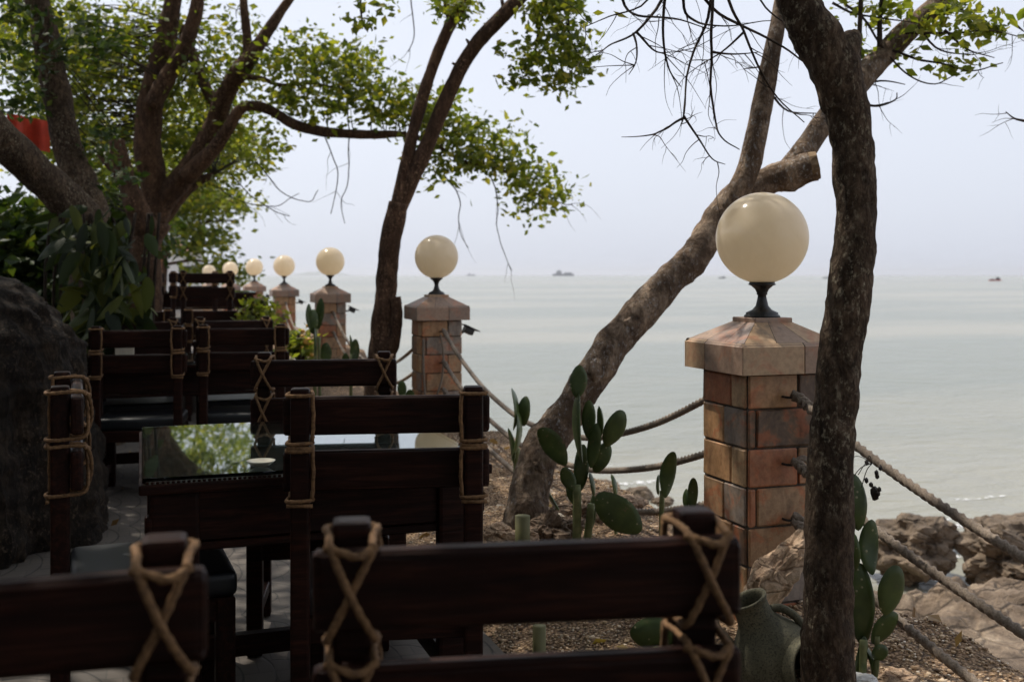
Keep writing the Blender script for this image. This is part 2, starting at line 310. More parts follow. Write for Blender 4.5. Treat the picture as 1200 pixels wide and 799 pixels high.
# ------------------------------------------------------------------ ground, shore, sea
def gz(x, y):
    K = [(-99, 0), (1.24, -.01), (1.5, .09), (1.75, .17), (2.1, .22), (2.45, .20), (3.0, -.30), (3.8, -1.15), (5, -1.62), (8, -2.1), (40, -3.5)]
    for i in range(len(K) - 1):
        if x <= K[i+1][0]:
            t = (x - K[i][0]) / (K[i+1][0] - K[i][0]); z = K[i][1] + (K[i+1][1] - K[i][1]) * t; break
    else: z = -3.5
    if x > 1.3: z += min(1, (x-1.3)*3) * (.05*noise.noise(Vector((x*2.2, y*2.2, 0))) + .025*noise.noise(Vector((x*7, y*7, 3)))) * (3 if x > 3 else 1)
    if y > 11 and x < 2.4: z += min(.3, (y-11)*.3)
    return z
def grid(name, xs, ys, fz, mat, smooth=True):
    mb = MB(); n = len(ys)
    vs = [(x, y, fz(x, y)) for x in xs for y in ys]
    fs = [(i*n+j, (i+1)*n+j, (i+1)*n+j+1, i*n+j+1) for i in range(len(xs)-1) for j in range(n-1)]
    mb.add(vs, fs, smooth); return mb.build(name, mat)
def fr(a, b_, s):
    k = max(1, int(round((b_-a)/s))); return [a + (b_-a)*i/k for i in range(k)]
xs = fr(1.24, 3.2, .05) + fr(3.2, 6, .15) + fr(6, 40, 2) + [40]; ys = fr(-8, 0, .4) + fr(0, 8, .06) + fr(8, 16, .2) + fr(16, 60, 1.0) + [60]
tag(grid('garden_ground', xs, ys, gz, 'soil'), 'brown gravelly soil bank of the planting strip between terrace and shore', 'ground', kind='structure')
def rz(x, y):
    e = 8.9 + .8*noise.noise(Vector((x*.5, 1, 0))) - max(0, 4.9 - x)*1.5
    t = max(0, min(1, (e - y)/1.6)); s = t*t*(3-2*t)
    rock = max(0, min(1, (y - 6.25 - .35*noise.noise(Vector((x*.8, 0, 5))) + (x-7)*.12)/.9)); 
    h = -2.05 + s*.62
    rr = noise.fractal(Vector((x*1.3, y*1.7, 0)), .75, 2.1, 6)
    ridge = abs(noise.noise(Vector((x*.75+3, y*1.1, 9))))
    return h + s*rock*(.15*rr + .20*(1-ridge*2.4) + .07*math.floor(3*abs(noise.noise(Vector((x*1.9, y*2.3, 4))))) - .03) + .012*rr
o = grid('rocky_shore', fr(3.6, 5, .08)+fr(5, 9.5, .04)+fr(9.5, 16, .1)+[16], fr(-3, 5, .2)+fr(5, 10, .04)+[10], rz, 'shore_rock'); tag(o, 'pale brown rock shelf at the foot of the bank beside the sea', 'shore', kind='structure')
# wet sand lies low in front of the shelf
tag(grid('wet_sand', [3.4+.2*i for i in range(64)], [-3+.25*i for i in range(40)], lambda x, y: -1.50 - max(0, y-5.2)*.5 + .015*noise.noise(Vector((x, y, 0))), 'sand'), 'strip of wet beige sand below the rock shelf', 'sand', kind='structure')
mb = MB(); mb.add([(-14000, -14000, -60), (14000, -14000, -60), (14000, 16000, -60), (-14000, 16000, -60)], [(0, 1, 2, 3)]); tag(mb.build('seabed', 'soil'), 'seabed under the sea', 'seabed', kind='structure')
SEA = -1.65
mb = MB(); mb.add([(2.9, -14000, SEA), (14000, -14000, SEA), (14000, 16000, SEA), (-14000, 16000, SEA), (-14000, 60, SEA), (2.9, 60, SEA)], [(0, 1, 2, 3, 4, 5)], False)
tag(mb.build('sea', 'sea'), 'calm murky grey green sea reaching to the horizon', 'sea', kind='structure')
mb = MB(); mb.add([(-14, -14, -.004), (1.24, -14, -.004), (1.24, 11, -.004), (-14, 11, -.004)], [(0, 1, 2, 3)], False)
mb.add([(1.24, -14, -.004), (1.24, -14, -.5), (1.24, 11, -.5), (1.24, 11, -.004)], [(0, 1, 2, 3)], False)
tag(mb.build('terrace_paving', 'paving'), 'grey patterned paving of the dining terrace', 'paving', kind='structure')
mb = MB(); box(mb, -6.38, 25.5, .08, 15.3, 29, .54, .01); tag(mb.build('upper_terrace', 'paving'), 'raised paved step at the far end of the terrace', 'terrace', kind='structure')
mb = MB(); mb.add([(-14000, 60, -.3), (-14, 60, -.3), (-14, -14, -.1), (-14000, -14, -.1)], [(3, 2, 1, 0)], False); tag(mb.build('land', 'soil'), 'flat land inland of the terrace', 'land', kind='structure')
# loose gravel (uncountable)
mb = MB(); cube = np.array([(-1,-1,-1),(1,-1,-1),(1,1,-1),(-1,1,-1),(-1,-1,1),(1,-1,1),(1,1,1),(-1,1,1)], float)
for _ in range(34000):
    y = random.uniform(1.6, 8) if random.random() < .75 else random.uniform(1.8, 4.2); x = random.uniform(1.25, 2.75) if y < 5 else random.uniform(1.28, 2.6)
    s = random.uniform(.002, .0052) * (1 if random.random() < .96 else 2.2); v = cube * s * rng.uniform(.5, 1.05, (8, 3)); a = random.uniform(0, 6.28); ca, sa = math.cos(a), math.sin(a)
    v = v @ np.array([(ca, sa, 0), (-sa, ca, 0), (0, 0, .7)]) + np.array((x, y, gz(x, y) + s*.3))
    mb.add(v.tolist(), [(3,2,1,0),(4,5,6,7),(0,1,5,4),(1,2,6,5),(2,3,7,6),(3,0,4,7)], True)
tag(mb.build('gravel', 'pebbles'), 'fine tan and brown gravel scattered over the planting strip', 'gravel', kind='stuff')
mb = MB(); pp = []
for _ in range(170):
    x = random.uniform(1.3, 2.5); y = random.uniform(1.9, 8); pp.append((x, y, gz(x, y) + .016))
for _ in range(60): pp.append((random.uniform(-1.2, 1.2), random.uniform(1.2, 9), .012))
leaves(mb, np.array(pp), .055, asp=.5, droop=0); mb.v = [(x, y, max(z, .004) if x < 1.24 else z) for x, y, z in mb.v]
tag(mb.build('leaf_litter', 'dry_leaf'), 'scattered dry fallen leaves on the gravel and paving', 'leaf litter', kind='stuff')
# foam
def foam(px, py, Z, rx, ry):
    c = at(px, py, Z); c.z = SEA + .012; mb = MB(); vs = [(0, 0, 0)]; n = 28
    for k in range(n):
        a = 2*PI*k/n; q = 1 + .35*noise.noise(Vector((math.cos(a)*2 + px, math.sin(a)*2, 0))); vs.append((rx*q*math.cos(a), ry*q*math.sin(a), 0))
    mb.add(vs, [(0, 1+k, 1+(k+1) % n) for k in range(n)]); return mb.build('sea_foam', 'foam', loc=c)
fm = MB()
for (px, py, rx, ry) in [(1128, 640, .45, .8), (1090, 612, .5, .10), (1165, 612, .7, .12), (1105, 622, .4, .12), (752, 566, .4, .12), (815, 632, .5, .5), (1150, 584, .5, .05), (690, 548, .5, .05)]:
    Z = (EYE - SEA) * F / (py - HZ); c = at(px, py, Z); n = 28; vs = [(c.x, c.y, SEA+.012)]
    for k in range(n):
        a = 2*PI*k/n; q = 1 + .5*noise.noise(Vector((math.cos(a)*2 + px, math.sin(a)*2, 0))); vs.append((c.x + rx*q*math.cos(a), c.y + ry*q*math.sin(a), SEA+.012))
    fm.add(vs, [(0, 1+k, 1+(k+1) % n) for k in range(n)])
tag(fm.build('sea_foam', 'foam'), 'thin white foam around the shore rocks', 'foam', kind='stuff')

# ------------------------------------------------------------------ shore boulders and small stones
def rock(name, px, py, Z, r, mat, label, group=None, seed=1, amp=.35, rot=0, tilt=0, sub=5, sharp=0, z=None):
    c = at(px, py, Z)
    if z is not None: c.z = z
    mb = MB(); blob(mb, (0, 0, 0), r, sub, amp, 1.3, seed, M=Matrix.Rotation(rot, 3, 'Z') @ Matrix.Rotation(tilt, 3, 'Y'), smooth=False, sharp=sharp)
    return tag(mb.build(name, mat, loc=c), label, 'rock', group)
rock('boulder', 1070, 640, 10.6, (.46, .42, .30), 'boulder', 'dark brown boulder on the shore just right of the cactus', seed=3, rot=.3, sharp=.10, amp=.45)
rock('boulder', 1192, 655, 10.2, (.50, .50, .32), 'boulder', 'wide low brown boulder at the right edge of the shore', seed=5, rot=1, sharp=.12, amp=.5)
rock('boulder', 1190, 632, 11.6, (.7, .4, .22), 'boulder', 'flat brown rock behind the right edge boulder', seed=8, rot=.4)
rock('small_rock', 1122, 632, 11.6, (.14, .14, .08), 'boulder', 'small dark rock sitting in white foam between two boulders', seed=6, sub=3)
rock('small_rock', 748, 571, 14.4, (.24, .2, .15), 'boulder', 'dark rock in the shallow water right of the leaning trunk', seed=9, sub=3, z=SEA+.02)
rock('small_rock', 712, 571, 14.6, (.16, .2, .10), 'boulder', 'smaller dark rock in the water behind the tall cactus', seed=10, sub=3)
rock('small_rock', 798, 604, 12.8, (.20, .2, .07), 'boulder', 'flat dark rock at the water line left of the near lamp pillar', seed=11, sub=3)
rock('small_rock', 778, 587, 13.6, (.14, .14, .06), 'boulder', 'tiny dark rock barely above water left of the near pillar', seed=15, sub=3)
def gst(px, py, Z, r, mat, label, seed, **k):
    c = at(px, py, Z); return rock('stone', px, py, Z, r, mat, label, seed=seed, z=max(gz(c.x, c.y) + r[2]*.35, c.z - .02), **k)
gst(645, 618, 4.5, (.10, .09, .075), 'brown_stone', 'rounded tan stone in front of the tall cactus left of its stem', 1, amp=.4, sharp=.15)
gst(585, 622, 4.4, (.07, .06, .05), 'beige_stone', 'pale stone at the left foot of the leaning trunk', 2)
gst(622, 624, 4.3, (.035, .03, .03), 'beige_stone', 'small cream stone beside the bamboo stake', 3)
gst(636, 600, 4.8, (.03, .03, .025), 'white_paint', 'small white pebble right of the leaning trunk', 4, sub=3)
gst(652, 605, 4.9, (.05, .04, .03), 'pale_stone', 'grey white stone behind the tall cactus', 5)
gst(660, 592, 5.1, (.06, .04, .03), 'brown_stone', 'flat brown stone up the bank behind the tall cactus', 6)
gst(716, 606, 5.1, (.16, .11, .08), 'brown_stone', 'broad brown stone under the drooping cactus pad', 7, amp=.4)
gst(668, 612, 4.7, (.08, .06, .05), 'brown_stone', 'reddish brown stone left of the tall cactus stem', 12, sharp=.2)
gst(1052, 790, 2.9, (.05, .05, .03), 'beige_stone', 'ochre stone at the foot of the right cactus', 8)
gst(1010, 789, 3.0, (.05, .04, .02), 'white_paint', 'flat white stone at the foot of the near tree', 9)
# tall angular rock against the near pillar
mb = MB(); blob(mb, (0, 0, 0), (.065, .06, .15), 4, .28, 2.0, 21, M=Matrix.Rotation(R(36), 3, FW) , smooth=False, sharp=.22)
c = at(908, 676, 3.30); tag(mb.build('leaning_rock', 'beige_stone', loc=c), 'angular cream and pink rock leaning against the base of the near lamp pillar', 'rock')
# massive dark rock on the left
mb = MB(); bm = bmesh.new(); NX, NZ = 150, 110; vs = []; fs = []
prof = [(0, .40), (.25, .38), (.45, .36), (.75, .30), (1.0, .20), (1.18, .08), (1.32, -.10), (1.40, -.34), (1.43, -.6)]
def pr(z):
    for i in range(len(prof)-1):
        if z <= prof[i+1][0]: t = (z-prof[i][0])/(prof[i+1][0]-prof[i][0]); return prof[i][1] + (prof[i+1][1]-prof[i][1])*t
    return prof[-1][1]
for j in range(NZ+1):
    z = 1.43*j/NZ; rr = (pr(z) + .95)
    for i in range(NX):
        a = 2*PI*i/NX; q = Vector((math.cos(a)*rr - .95, math.sin(a)*rr*.75, z))
        k = .13*noise.noise(Vector((q.x*3, q.y*3, q.z*1.2))) - .07*abs(noise.noise(Vector((q.x*7, q.y*7, q.z*1.6)))) + .045*noise.noise(Vector((q.x*12, q.y*12, q.z*7))) + .02*noise.noise(q*26)
        vs.append(q + Vector((math.cos(a), math.sin(a), 0))*k)
for j in range(NZ):
    for i in range(NX): fs.append((j*NX+i, j*NX+(i+1) % NX, (j+1)*NX+(i+1) % NX, (j+1)*NX+i))
fs.append(tuple(range(NZ*NX, (NZ+1)*NX)))
mb.add(vs, fs); tag(mb.build('massive_rock', 'rough_rock_bark', loc=Vector((at(46, 640, 5.75).x, at(46, 640, 5.75).y, 0))), 'massive dark rough rock rising behind the left end chair', 'rock')

# ------------------------------------------------------------------ lamp pillars
def pillar(gx, gy, Z, label, nrow=7, yaw=0.0, near=False):
    p = at(gx, gy, Z); root = empty('lamp_pillar', (p.x, p.y, 0), yaw)
    tag(root, label, 'lamp pillar', 'globe lamp pillars along the shore')
    top = p.z - .129 - .0; H = 1.36 - .332 + (p.z - 1.489)          # underside of cap
    w_ = .30; rh = .131; j = .007
    mb = MB(); box(mb, 0, 0, H/2 - .2, w_ - .012, w_ - .012, H + .4, 0)
    mort = mb
    mb = MB(); k = 0; z = H - .118 + .131
    def face(u0, u1, z0, z1, side):
        th = .012; d = w_/2 - .002
        cu, cz, su, sz = (u0+u1)/2, (z0+z1)/2, u1-u0-j, z1-z0-j
        if side == 0: box(mb, cu, -d, cz, su, th, sz, .004, jit=.0018)
        elif side == 1: box(mb, -d, cu, cz, th, su, sz, .004, jit=.0018)
        elif side == 2: box(mb, cu, d, cz, su, th, sz, .004, jit=.0018)
        else: box(mb, d, cu, cz, th, su, sz, .004, jit=.0018)
    z1 = H; row = 0
    while z1 > -.15:
        z0 = (H - .118) if row == 0 else z1 - rh
        for s in range(4):
            odd = (row + (s % 2)) % 2
            cuts = [-.15, .045, .15] if not odd else [-.15, -.118, .15]
            if s == 1: cuts = [-.15, .0, .15] if not odd else [-.15, -.05, .15]
            e = [.0058 if s % 2 else -.0] * 2
            cs = [c_ for c_ in cuts]
            if s % 2: cs[0] += .0085; cs[-1] -= .0085
            for a, b2 in zip(cs, cs[1:]): face(a, b2, z0, z1, s)
        z1 = z0; row += 1
    col = mb.build('tile_column', 'tile', root); mort.build('mortar_core', 'mortar', col)
    # cap: skirt of tiles and hipped top
    mb = MB(); cw = .198; zt = H + .105; zb = H + .002
    for s in range(4):
        rot = Matrix.Rotation(s*PI/2, 3, 'Z')
        for a, b2 in ((-cw, -.055 if s % 2 else .04), (-.055 if s % 2 else .04, cw)):
            g = .002; a1 = a + g; b1 = b2 - g; i_ = .008
            q = [(a1, -cw, zb), (b1, -cw, zb), (b1, -cw, zt-.012), (a1, -cw, zt-.012), (a1, -cw+.014, zt), (b1, -cw+.014, zt)]
            q2 = [(x, -cw+.02, z) for (x, y, z) in q[:4]]
            V = [rot @ Vector(v) for v in q + q2]
            mb.add(V, [(0, 1, 2, 3), (3, 2, 5, 4), (0, 6, 7, 1), (0, 3, 4, 9, 6)[::-1] if False else (0, 3, 9, 6), (1, 7, 8, 2)], False)
        tp = .07; ztop = zt + .066
        for a, b2, ta, tb in ((-cw+.014, -.06, -tp, -.022), (-.06, .06, -.022, .022), (.06, cw-.014, .022, tp)):
            V = [rot @ Vector(v) for v in [(a+.0012, -cw+.014, zt+.0005), (b2-.0012, -cw+.014, zt+.0005), (tb-.0008, -tp, ztop), (ta+.0008, -tp, ztop)]]
            mb.add(V, [(0, 1, 2, 3)], False)
    box(mb, 0, 0, ztop + .004, .15, .15, .018, .003)
    cap = mb.build('cap', 'cap_tile', root)
    mb = MB(); box(mb, 0, 0, H + .052, 2*cw - .012, 2*cw - .012, .094, 0)
    V = [Vector((sx_*(cw-.02), sy_*(cw-.02), zt-.006)) for sx_, sy_ in ((-1,-1),(1,-1),(1,1),(-1,1))] + [Vector((sx_*.066, sy_*.066, ztop-.003)) for sx_, sy_ in ((-1,-1),(1,-1),(1,1),(-1,1))]
    mb.add(V, [(0,1,5,4),(1,2,6,5),(2,3,7,6),(3,0,4,7)], False); mb.build('cap_core', 'mortar', cap)
    zt2 = ztop + .013; gz_ = p.z; rg = .160; zb2 = gz_ - rg*.93; hh = zb2 - zt2
    pf = [(.062, 0), (.062, .006), (.056, .010), (.056, .016), (.034, .026), (.022, .040), (.016, hh*.52), (.0145, hh*.60), (.019, hh*.62), (.018, hh*.66), (.024, hh*.76), (.038, hh*.86), (.046, hh*.88), (.048, hh*.90), (.044, hh*.93), (.044, hh+.010)]
    mb = MB(); lathe(mb, [(r, zt2 + z) for r, z in pf], 28); mb.build('lamp_base', 'black_iron', root)
    mb = MB(); pr_ = []
    for k in range(33):
        a = -PI/2*.93 + (PI*.965)*k/32; a = min(a, PI/2); pr_.append((max(.0008, rg*math.cos(a)), gz_ + rg*math.sin(a)))
    lathe(mb, pr_, 48); mb.build('globe', 'globe', root)
    # hooks on both rope faces
    for s in (-1, 1):
        for zz in ROPEZ:
            mb = MB(); P = [Vector((-.018, s*.152, zz)), Vector((-.016, s*.178, zz)), Vector((0, s*.188, zz)), Vector((.016, s*.178, zz)), Vector((.018, s*.152, zz))]
            tube(mb, catmull(P, 4), .0045, 6); mb.build('hook', 'black_iron', root)
    # small floodlight on the sea side
    fl = MB(); tube(fl, [(.15, 0, H-.09), (.20, 0, H-.10), (.22, 0, H-.085)], .008, 6); box(fl, .245, 0, H-.085, .07, .09, .05, .006, rot=Matrix.Rotation(R(25), 3, 'Y'))
    fl.add([Matrix.Rotation(R(25), 3, 'Y') @ Vector(v) + Vector((.25, 0, H-.062)) for v in ((-.05,-.06,0),(.075,-.06,0),(.075,.06,0),(-.05,.06,0),(-.05,-.06,.006),(.075,-.06,.006),(.075,.06,.006),(-.05,.06,.006))], [(3,2,1,0),(4,5,6,7),(0,1,5,4),(1,2,6,5),(2,3,7,6),(3,0,4,7)], False)
    fl.build('floodlight', 'black_iron', root)
    return Vector((p.x, p.y, 0)), H
ROPEZ = (.95, .725, .54)
PD = [(893, 279, 3.74, 'nearest and largest tiled lamp pillar with cream globe, between the two near trunks'),
      (511.5, 301, 7.85, 'second globe lamp pillar, right of the forked slender tree'),
      (387, 306.5, 12.0, 'third globe lamp pillar, left of the forked slender tree with cactus in front'),
      (333, 311.5, 16.0, 'fourth globe lamp pillar, fully visible against the sea above the yellow green bush'),
      (298, 313, 20.0, 'fifth globe lamp pillar, partly behind the bright bush top'),
      (270, 315.5, 22.5, 'sixth globe lamp pillar, with its stone shaft right of the far chair'),
      (245, 318, 26.0, 'seventh and farthest globe lamp pillar, its globe just above the far chair back')]
PP = [pillar(a, b_, z, l)[0] for a, b_, z, l in PD]
def rope_span(A, B, zs, sags, rad, labels, loops=True):
    d = (B - A).normalized(); A2 = A + d*.19; B2 = B - d*.19; L = (B2 - A2).length
    for i, (z, s) in enumerate(zip(zs, sags)):
        n = max(24, int(L/.009)) if A.y < 5 else int(L/.03); P = []
        for k in range(n+1):
            t = k/n; q = A2.lerp(B2, t); q.z = z - s*4*t*(1-t) + .006*noise.noise(q*2); P.append(q)
        mb = MB(); tube(mb, P, rad, 15, lobes=3, turns=11, amp=.27, smooth=True)
        # knotted turn at both hooks
        for (E, D) in ((A2, d), (B2, -d)):
            m = 26; Q = []
            for k in range(m):
                a = k/m*2*PI*3; t = k/m; Q.append(Vector((E.x, E.y, z)) + D*(.03 + .07*t) + Vector((D.y, -D.x, 0))*math.cos(a)*rad*1.15 + Vector((0, 0, 1))*(math.sin(a)*rad*1.15 - s*4*(.03+.07*t)/L))
            tube(mb, Q, rad*.55, 7)
        o = mb.build('barrier_rope', 'grey_rope'); tag(o, labels[i], 'rope', 'barrier ropes between the lamp pillars')
P0 = Vector((PP[0].x + .02, PP[0].y - 4.36, 0))
rope_span(PP[0], P0, (.965, .74, .54), (.41, .36, .38), .0125, ['upper thick twisted rope sagging to the lower right from the near pillar', 'middle thick twisted rope sagging over the rock shelf at right', 'lowest thick twisted rope resting close to the soil at lower right'])
rope_span(PP[0], PP[1], (.965, .74, .54), (.44, .36, .34), .0125, ['upper rope between the near lamp pillar and the second, passing behind the leaning trunk', 'middle rope between the near and second lamp pillars', 'lowest rope between the near and second pillars, behind the drooping cactus pad'])
for k in range(1, 5):
    nm = ('second and third', 'third and fourth', 'fourth and fifth', 'fifth and sixth')[k-1]
    rope_span(PP[k], PP[k+1], (.95, .73), (.42, .36), .0125, ['upper rope sagging between the %s lamp pillars' % nm, 'lower rope sagging between the %s lamp pillars' % nm])
# tie strand hanging down the near pillar face, joining its hooks
mb = MB(); x, y = PP[0].x, PP[0].y - .15
P = [(x, y-.035, .95), (x+.03, y-.06, .93), (x+.07, y-.075, .88), (x+.085, y-.075, .80), (x+.075, y-.06, .74), (x+.03, y-.045, .745), (x, y-.035, .73)]
tube(mb, catmull(P, 10), .011, 10, 3, 9, .2); mb2 = MB(); P = [(x+.0, y-.035, .56), (x+.03, y-.06, .54), (x+.08, y-.08, .50), (x+.12, y-.07, .47)]; tube(mb2, catmull(P, 10), .012, 10, 3, 9, .2); tag(mb2.build('tie_rope', 'grey_rope'), 'short dark rope end poking down from the lowest hook of the near lamp pillar', 'rope')
P = [(x, y-.045, .965), (x+.045, y-.075, .925), (x+.10, y-.09, .87), (x+.13, y-.08, .82)]; tube(mb, catmull(P, 10), .011, 10, 3, 9, .2)
tag(mb.build('tie_rope', 'grey_rope'), 'dark knotted tie rope looped between the hooks of the near lamp pillar', 'rope')
mb = MB(); x, y = PP[1].x, PP[1].y - .15
tube(mb, catmull([(x-.02, y-.03, .93), (x+.0, y-.04, .80), (x-.01, y-.04, .62), (x-.05, y-.05, .5)], 8), .008, 7)
tag(mb.build('tie_rope', 'grey_rope'), 'thin dark rope end hanging down the middle of the second lamp pillar face', 'rope'); mb = MB()
tube(mb, catmull([(x-.14, y-.02, .9), (x-.145, y-.03, .7), (x-.13, y-.03, .45)], 8), .009, 7)
tag(mb.build('tie_rope', 'grey_rope'), 'pale thin rope end hanging at the left edge of the second lamp pillar face', 'rope')
# dried seed pods on the upper right rope
mb = MB(); c = at(1022, 543, 3.05)
for k in range(9):
    q = c + Vector((random.uniform(-.02, .02), random.uniform(-.02, .02), -.012*k)); blob(mb, q, (.007, .007, .009), 1, .2, seed=k)
for k in range(5):
    e = c + RT*random.uniform(-.09, .03) + Vector((0, 0, random.uniform(-.07, .03))); tube(mb, catmull([c, (c+e)/2 + Vector((0, 0, .015)), e], 4), .0013, 4)
blob(mb, c + Vector((.01, 0, -.085)), (.014, .012, .02), 2, .3, seed=4)
tag(mb.build('dried_seed_pods', 'seed'), 'small cluster of dark dried seed pods caught on the upper right rope', 'seed pods')

# ------------------------------------------------------------------ furniture
def lashing(mb, x0, z0, z1, front, back, hw, r):
    j = lambda: random.uniform(-.003, .003)
    hx = .029
    P = [(x0-hx+j(), front, z1+.004), (x0, front+.006, (z0+z1)/2), (x0+hx+j(), front, z0-.003), (x0+hx, (front+back)/2, z0-.012), (x0+hw, back, z0-.012), (x0-hw, back-.002, z0-.014),
         (x0-hx, (front+back)/2, z0-.010), (x0-hx+j(), front, z0-.003), (x0, front+.015, (z0+z1)/2), (x0+hx-.004, front+.002, z1+.004), (x0+hx, (front+back)/2, z1+.012), (x0+hw, back, z1+.010), (x0-hw, back-.002, z1+.010), (x0-hx, (front+back)/2, z1+.012), (x0-hx+j(), front, z1+.006)]
    tube(mb, catmull(P, 7), r, 9, lobes=3, turns=18, amp=.2, cap=True)
    # knotted band across the top front and an inner vertical strand at the back
    tube(mb, catmull([(x0-hx-.004, front-.004, z1+.006), (x0-.01, front+.008, z1-.004), (x0+.012, front+.008, z1+.002), (x0+hx+.004, front-.004, z1+.006)], 6), r, 9, 3, 18, .2)
    s = 1 if x0 < 0 else -1
    tube(mb, catmull([(x0+s*(hw+.003), back+.004, z1+.012), (x0+s*(hw+.006), back+.002, (z0+z1)/2), (x0+s*(hw+.002), back+.004, z0-.012)], 5), r, 8, 3, 18, .2)
    tube(mb, [(x0+hw+.004, back-.002, z0-.027), (x0-hw-.004, back-.002, z0-.025)], r, 8, 3, 18, .2)
GRP = 'rope bound wooden chairs on the terrace'
def make_chair(label):
    t = empty('rope_bound_chair'); tag(t, label, 'chair', GRP)
    for s in (-1, 1):
        mb = MB(); tilt = Matrix.Rotation(0, 3, 'X')
        box(mb, s*.2375, -.03, .525, .052, .050, 1.05, .008, seg=2); mb.build('back_post', 'dark_wood', t)
    for nm, z0, z1 in (('top_rail', .915, 1.022), ('lower_rail', .76, .872)):
        mb = MB(); box(mb, 0, .014, (z0+z1)/2, .575, .034, z1-z0, .014, seg=3, jit=.0012)
        rl = mb.build(nm, 'dark_wood', t)
        for s in (-1, 1):
            mb = MB(); lashing(mb, s*.2375, z0, z1, .037, -.060, .031, .0052); mb.build('rope_lashing', 'rope', t)
    mb = MB()
    for y in (-.0, .415): box(mb, 0, y+.01, .375, .50, .034, .07, .004)
    for s in (-1, 1): box(mb, s*.23, .21, .375, .034, .38, .07, .004)
    mb.build('seat_frame', 'dark_wood', t)
    mb = MB(); box(mb, 0, .225, .448, .50, .46, .075, .026, seg=4, smooth=True); mb.build('seat_cushion', 'leather', t)
    for s in (-1, 1):
        mb = MB(); box(mb, s*.225, .42, .205, .056, .056, .41, .005); mb.build('front_leg', 'dark_wood', t)
        mb = MB(); box(mb, s*.23, .195, .12, .03, .40, .045, .004); mb.build('stretcher', 'dark_wood', t)
    return t
chair0 = make_chair('')
used = [False]
def place_chair(x, y, z, rz_, label):
    if not used[0]: t = chair0; used[0] = True
    else:
        t = chair0.copy(); C.objects.link(t)
        for ch in list(chair0.children):
            c2 = ch.copy(); C.objects.link(c2); c2.parent = t
    t.location = (x, y, z); t.rotation_euler = (0, 0, rz_); t.scale = (1, 1, 1); t['label'] = label; t['category'] = 'chair'; t['group'] = GRP
    return t
place_chair(.490, 1.335, .0, PI + R(-11.5), 'closest chair, its wide rope crossed backrest filling the bottom centre').scale = (.99, .99, .986)
place_chair(-.212, 1.32, .0, PI + R(-4), 'chair cropped by the lower left corner, rope cross at its right end')
place_chair(.652, 2.93, 0, R(-12), 'chair seen from behind, pushed against the near side of the glass topped table')
place_chair(.695, 4.28, 0, PI + R(-12), 'chair beyond the glass topped table, its crossed ropes reflected in the glass')
place_chair(-.195, 3.47, 0, -PI/2 + R(3), 'chair seen end on at the left end of the near glass topped table')
place_chair(-.015, 6.9, 0, R(-8), 'left chair of the middle row with its back to the viewer')
place_chair(.61, 6.92, 0, R(-10), 'right chair of the middle row, between the left middle chair and the shore')
place_chair(-.015, 8.12, 0, PI + R(2), 'left chair facing the viewer behind the middle row')
place_chair(.65, 8.15, 0, PI + R(-1), 'right chair facing the viewer behind the middle row')
place_chair(.0, 10.35, .0, R(2), 'left chair of the third row back, behind the left chairs of the middle rows')
place_chair(.66, 10.4, .0, R(-2), 'right chair of the third row back, just before the raised step')
place_chair(.60, 13.2, .355, R(3), 'highest chair, on the raised step against the pale sky')
place_chair(-.02, 13.4, .355, R(-2), 'far chair on the raised step beside the orange brick column')
place_chair(.66, 11.7, .355, PI + R(-3), 'far chair at the front edge of the raised step')
def make_table(x, y, wx, wy, z, label):
    t = empty('glass_topped_table', (x, y, z), 0); tag(t, label, 'table', 'glass topped wooden tables')
    mb = MB(); box(mb, 0, 0, .795, wx, wy, .010, .0015); mb.build('glass_sheet', 'glass', t)
    mb = MB(); box(mb, 0, 0, .768, wx+.02, wy+.02, .030, .006, seg=2); top = mb.build('wooden_top', 'dark_wood', t)
    mb = MB(); n = int(wx/.014)
    for sy in (-1, 1):
        for k in range(n): box(mb, -wx/2+.012+k*(wx-.02)/n, sy*(wy/2+.001), .786, .009, .010, .007, .002)
    n = int(wy/.014)
    for sx_ in (-1, 1):
        for k in range(n): box(mb, sx_*(wx/2-.004), -wy/2+.02+k*(wy-.03)/n, .786, .010, .009, .007, .002)
    mb.build('carved_edging', 'dark_wood', top)
    for s in (-1, 1):
        mb = MB(); box(mb, 0, s*(wy/2-.05), .68, wx-.08, .028, .145, .004); box(mb, 0, s*(wy/2-.05)-s*.0, .592, wx-.10, .036, .022, .004); mb.build('apron', 'dark_wood', t)
        mb = MB(); P = []
        for k in range(17):   # scalloped end board
            zz = .05 + .70*k/16; P.append((wx/2 - .035 + .012*math.sin(k*1.15), zz))
        box(mb, s*(wx/2-.04), 0, .68, .028, wy-.16, .145, .004); mb.build('end_apron', 'dark_wood', t)
        for sy in (-1, 1):
            mb = MB(); box(mb, s*(wx/2-.085), sy*(wy/2-.04), .375, .135, .05, .75, .012, seg=2); box(mb, s*(wx/2-.02), sy*(wy/2-.04), .66, .03, .048, .06, .012, seg=2); box(mb, s*(wx/2-.02), sy*(wy/2-.04), .60, .02, .046, .04, .009, seg=2); mb.build('leg', 'dark_wood', t)
    mb = MB()
    box(mb, 0, 0, .14, wx-.2, .05, .07, .005); 
    for s in (-1, 1): box(mb, s*(wx/2-.085), 0, .14, .05, wy-.14, .07, .005)
    mb.build('stretcher', 'dark_wood', t)
    return t
make_table(.505, 3.63, 1.0, 1.05, 0, 'dark carved table with reflecting glass top between the near chairs')
make_table(.30, 7.55, 1.35, .82, 0, 'table hidden among the middle rows of chairs')
make_table(.72, 14.0, 1.25, .9, .355, 'far dark table on the raised step')
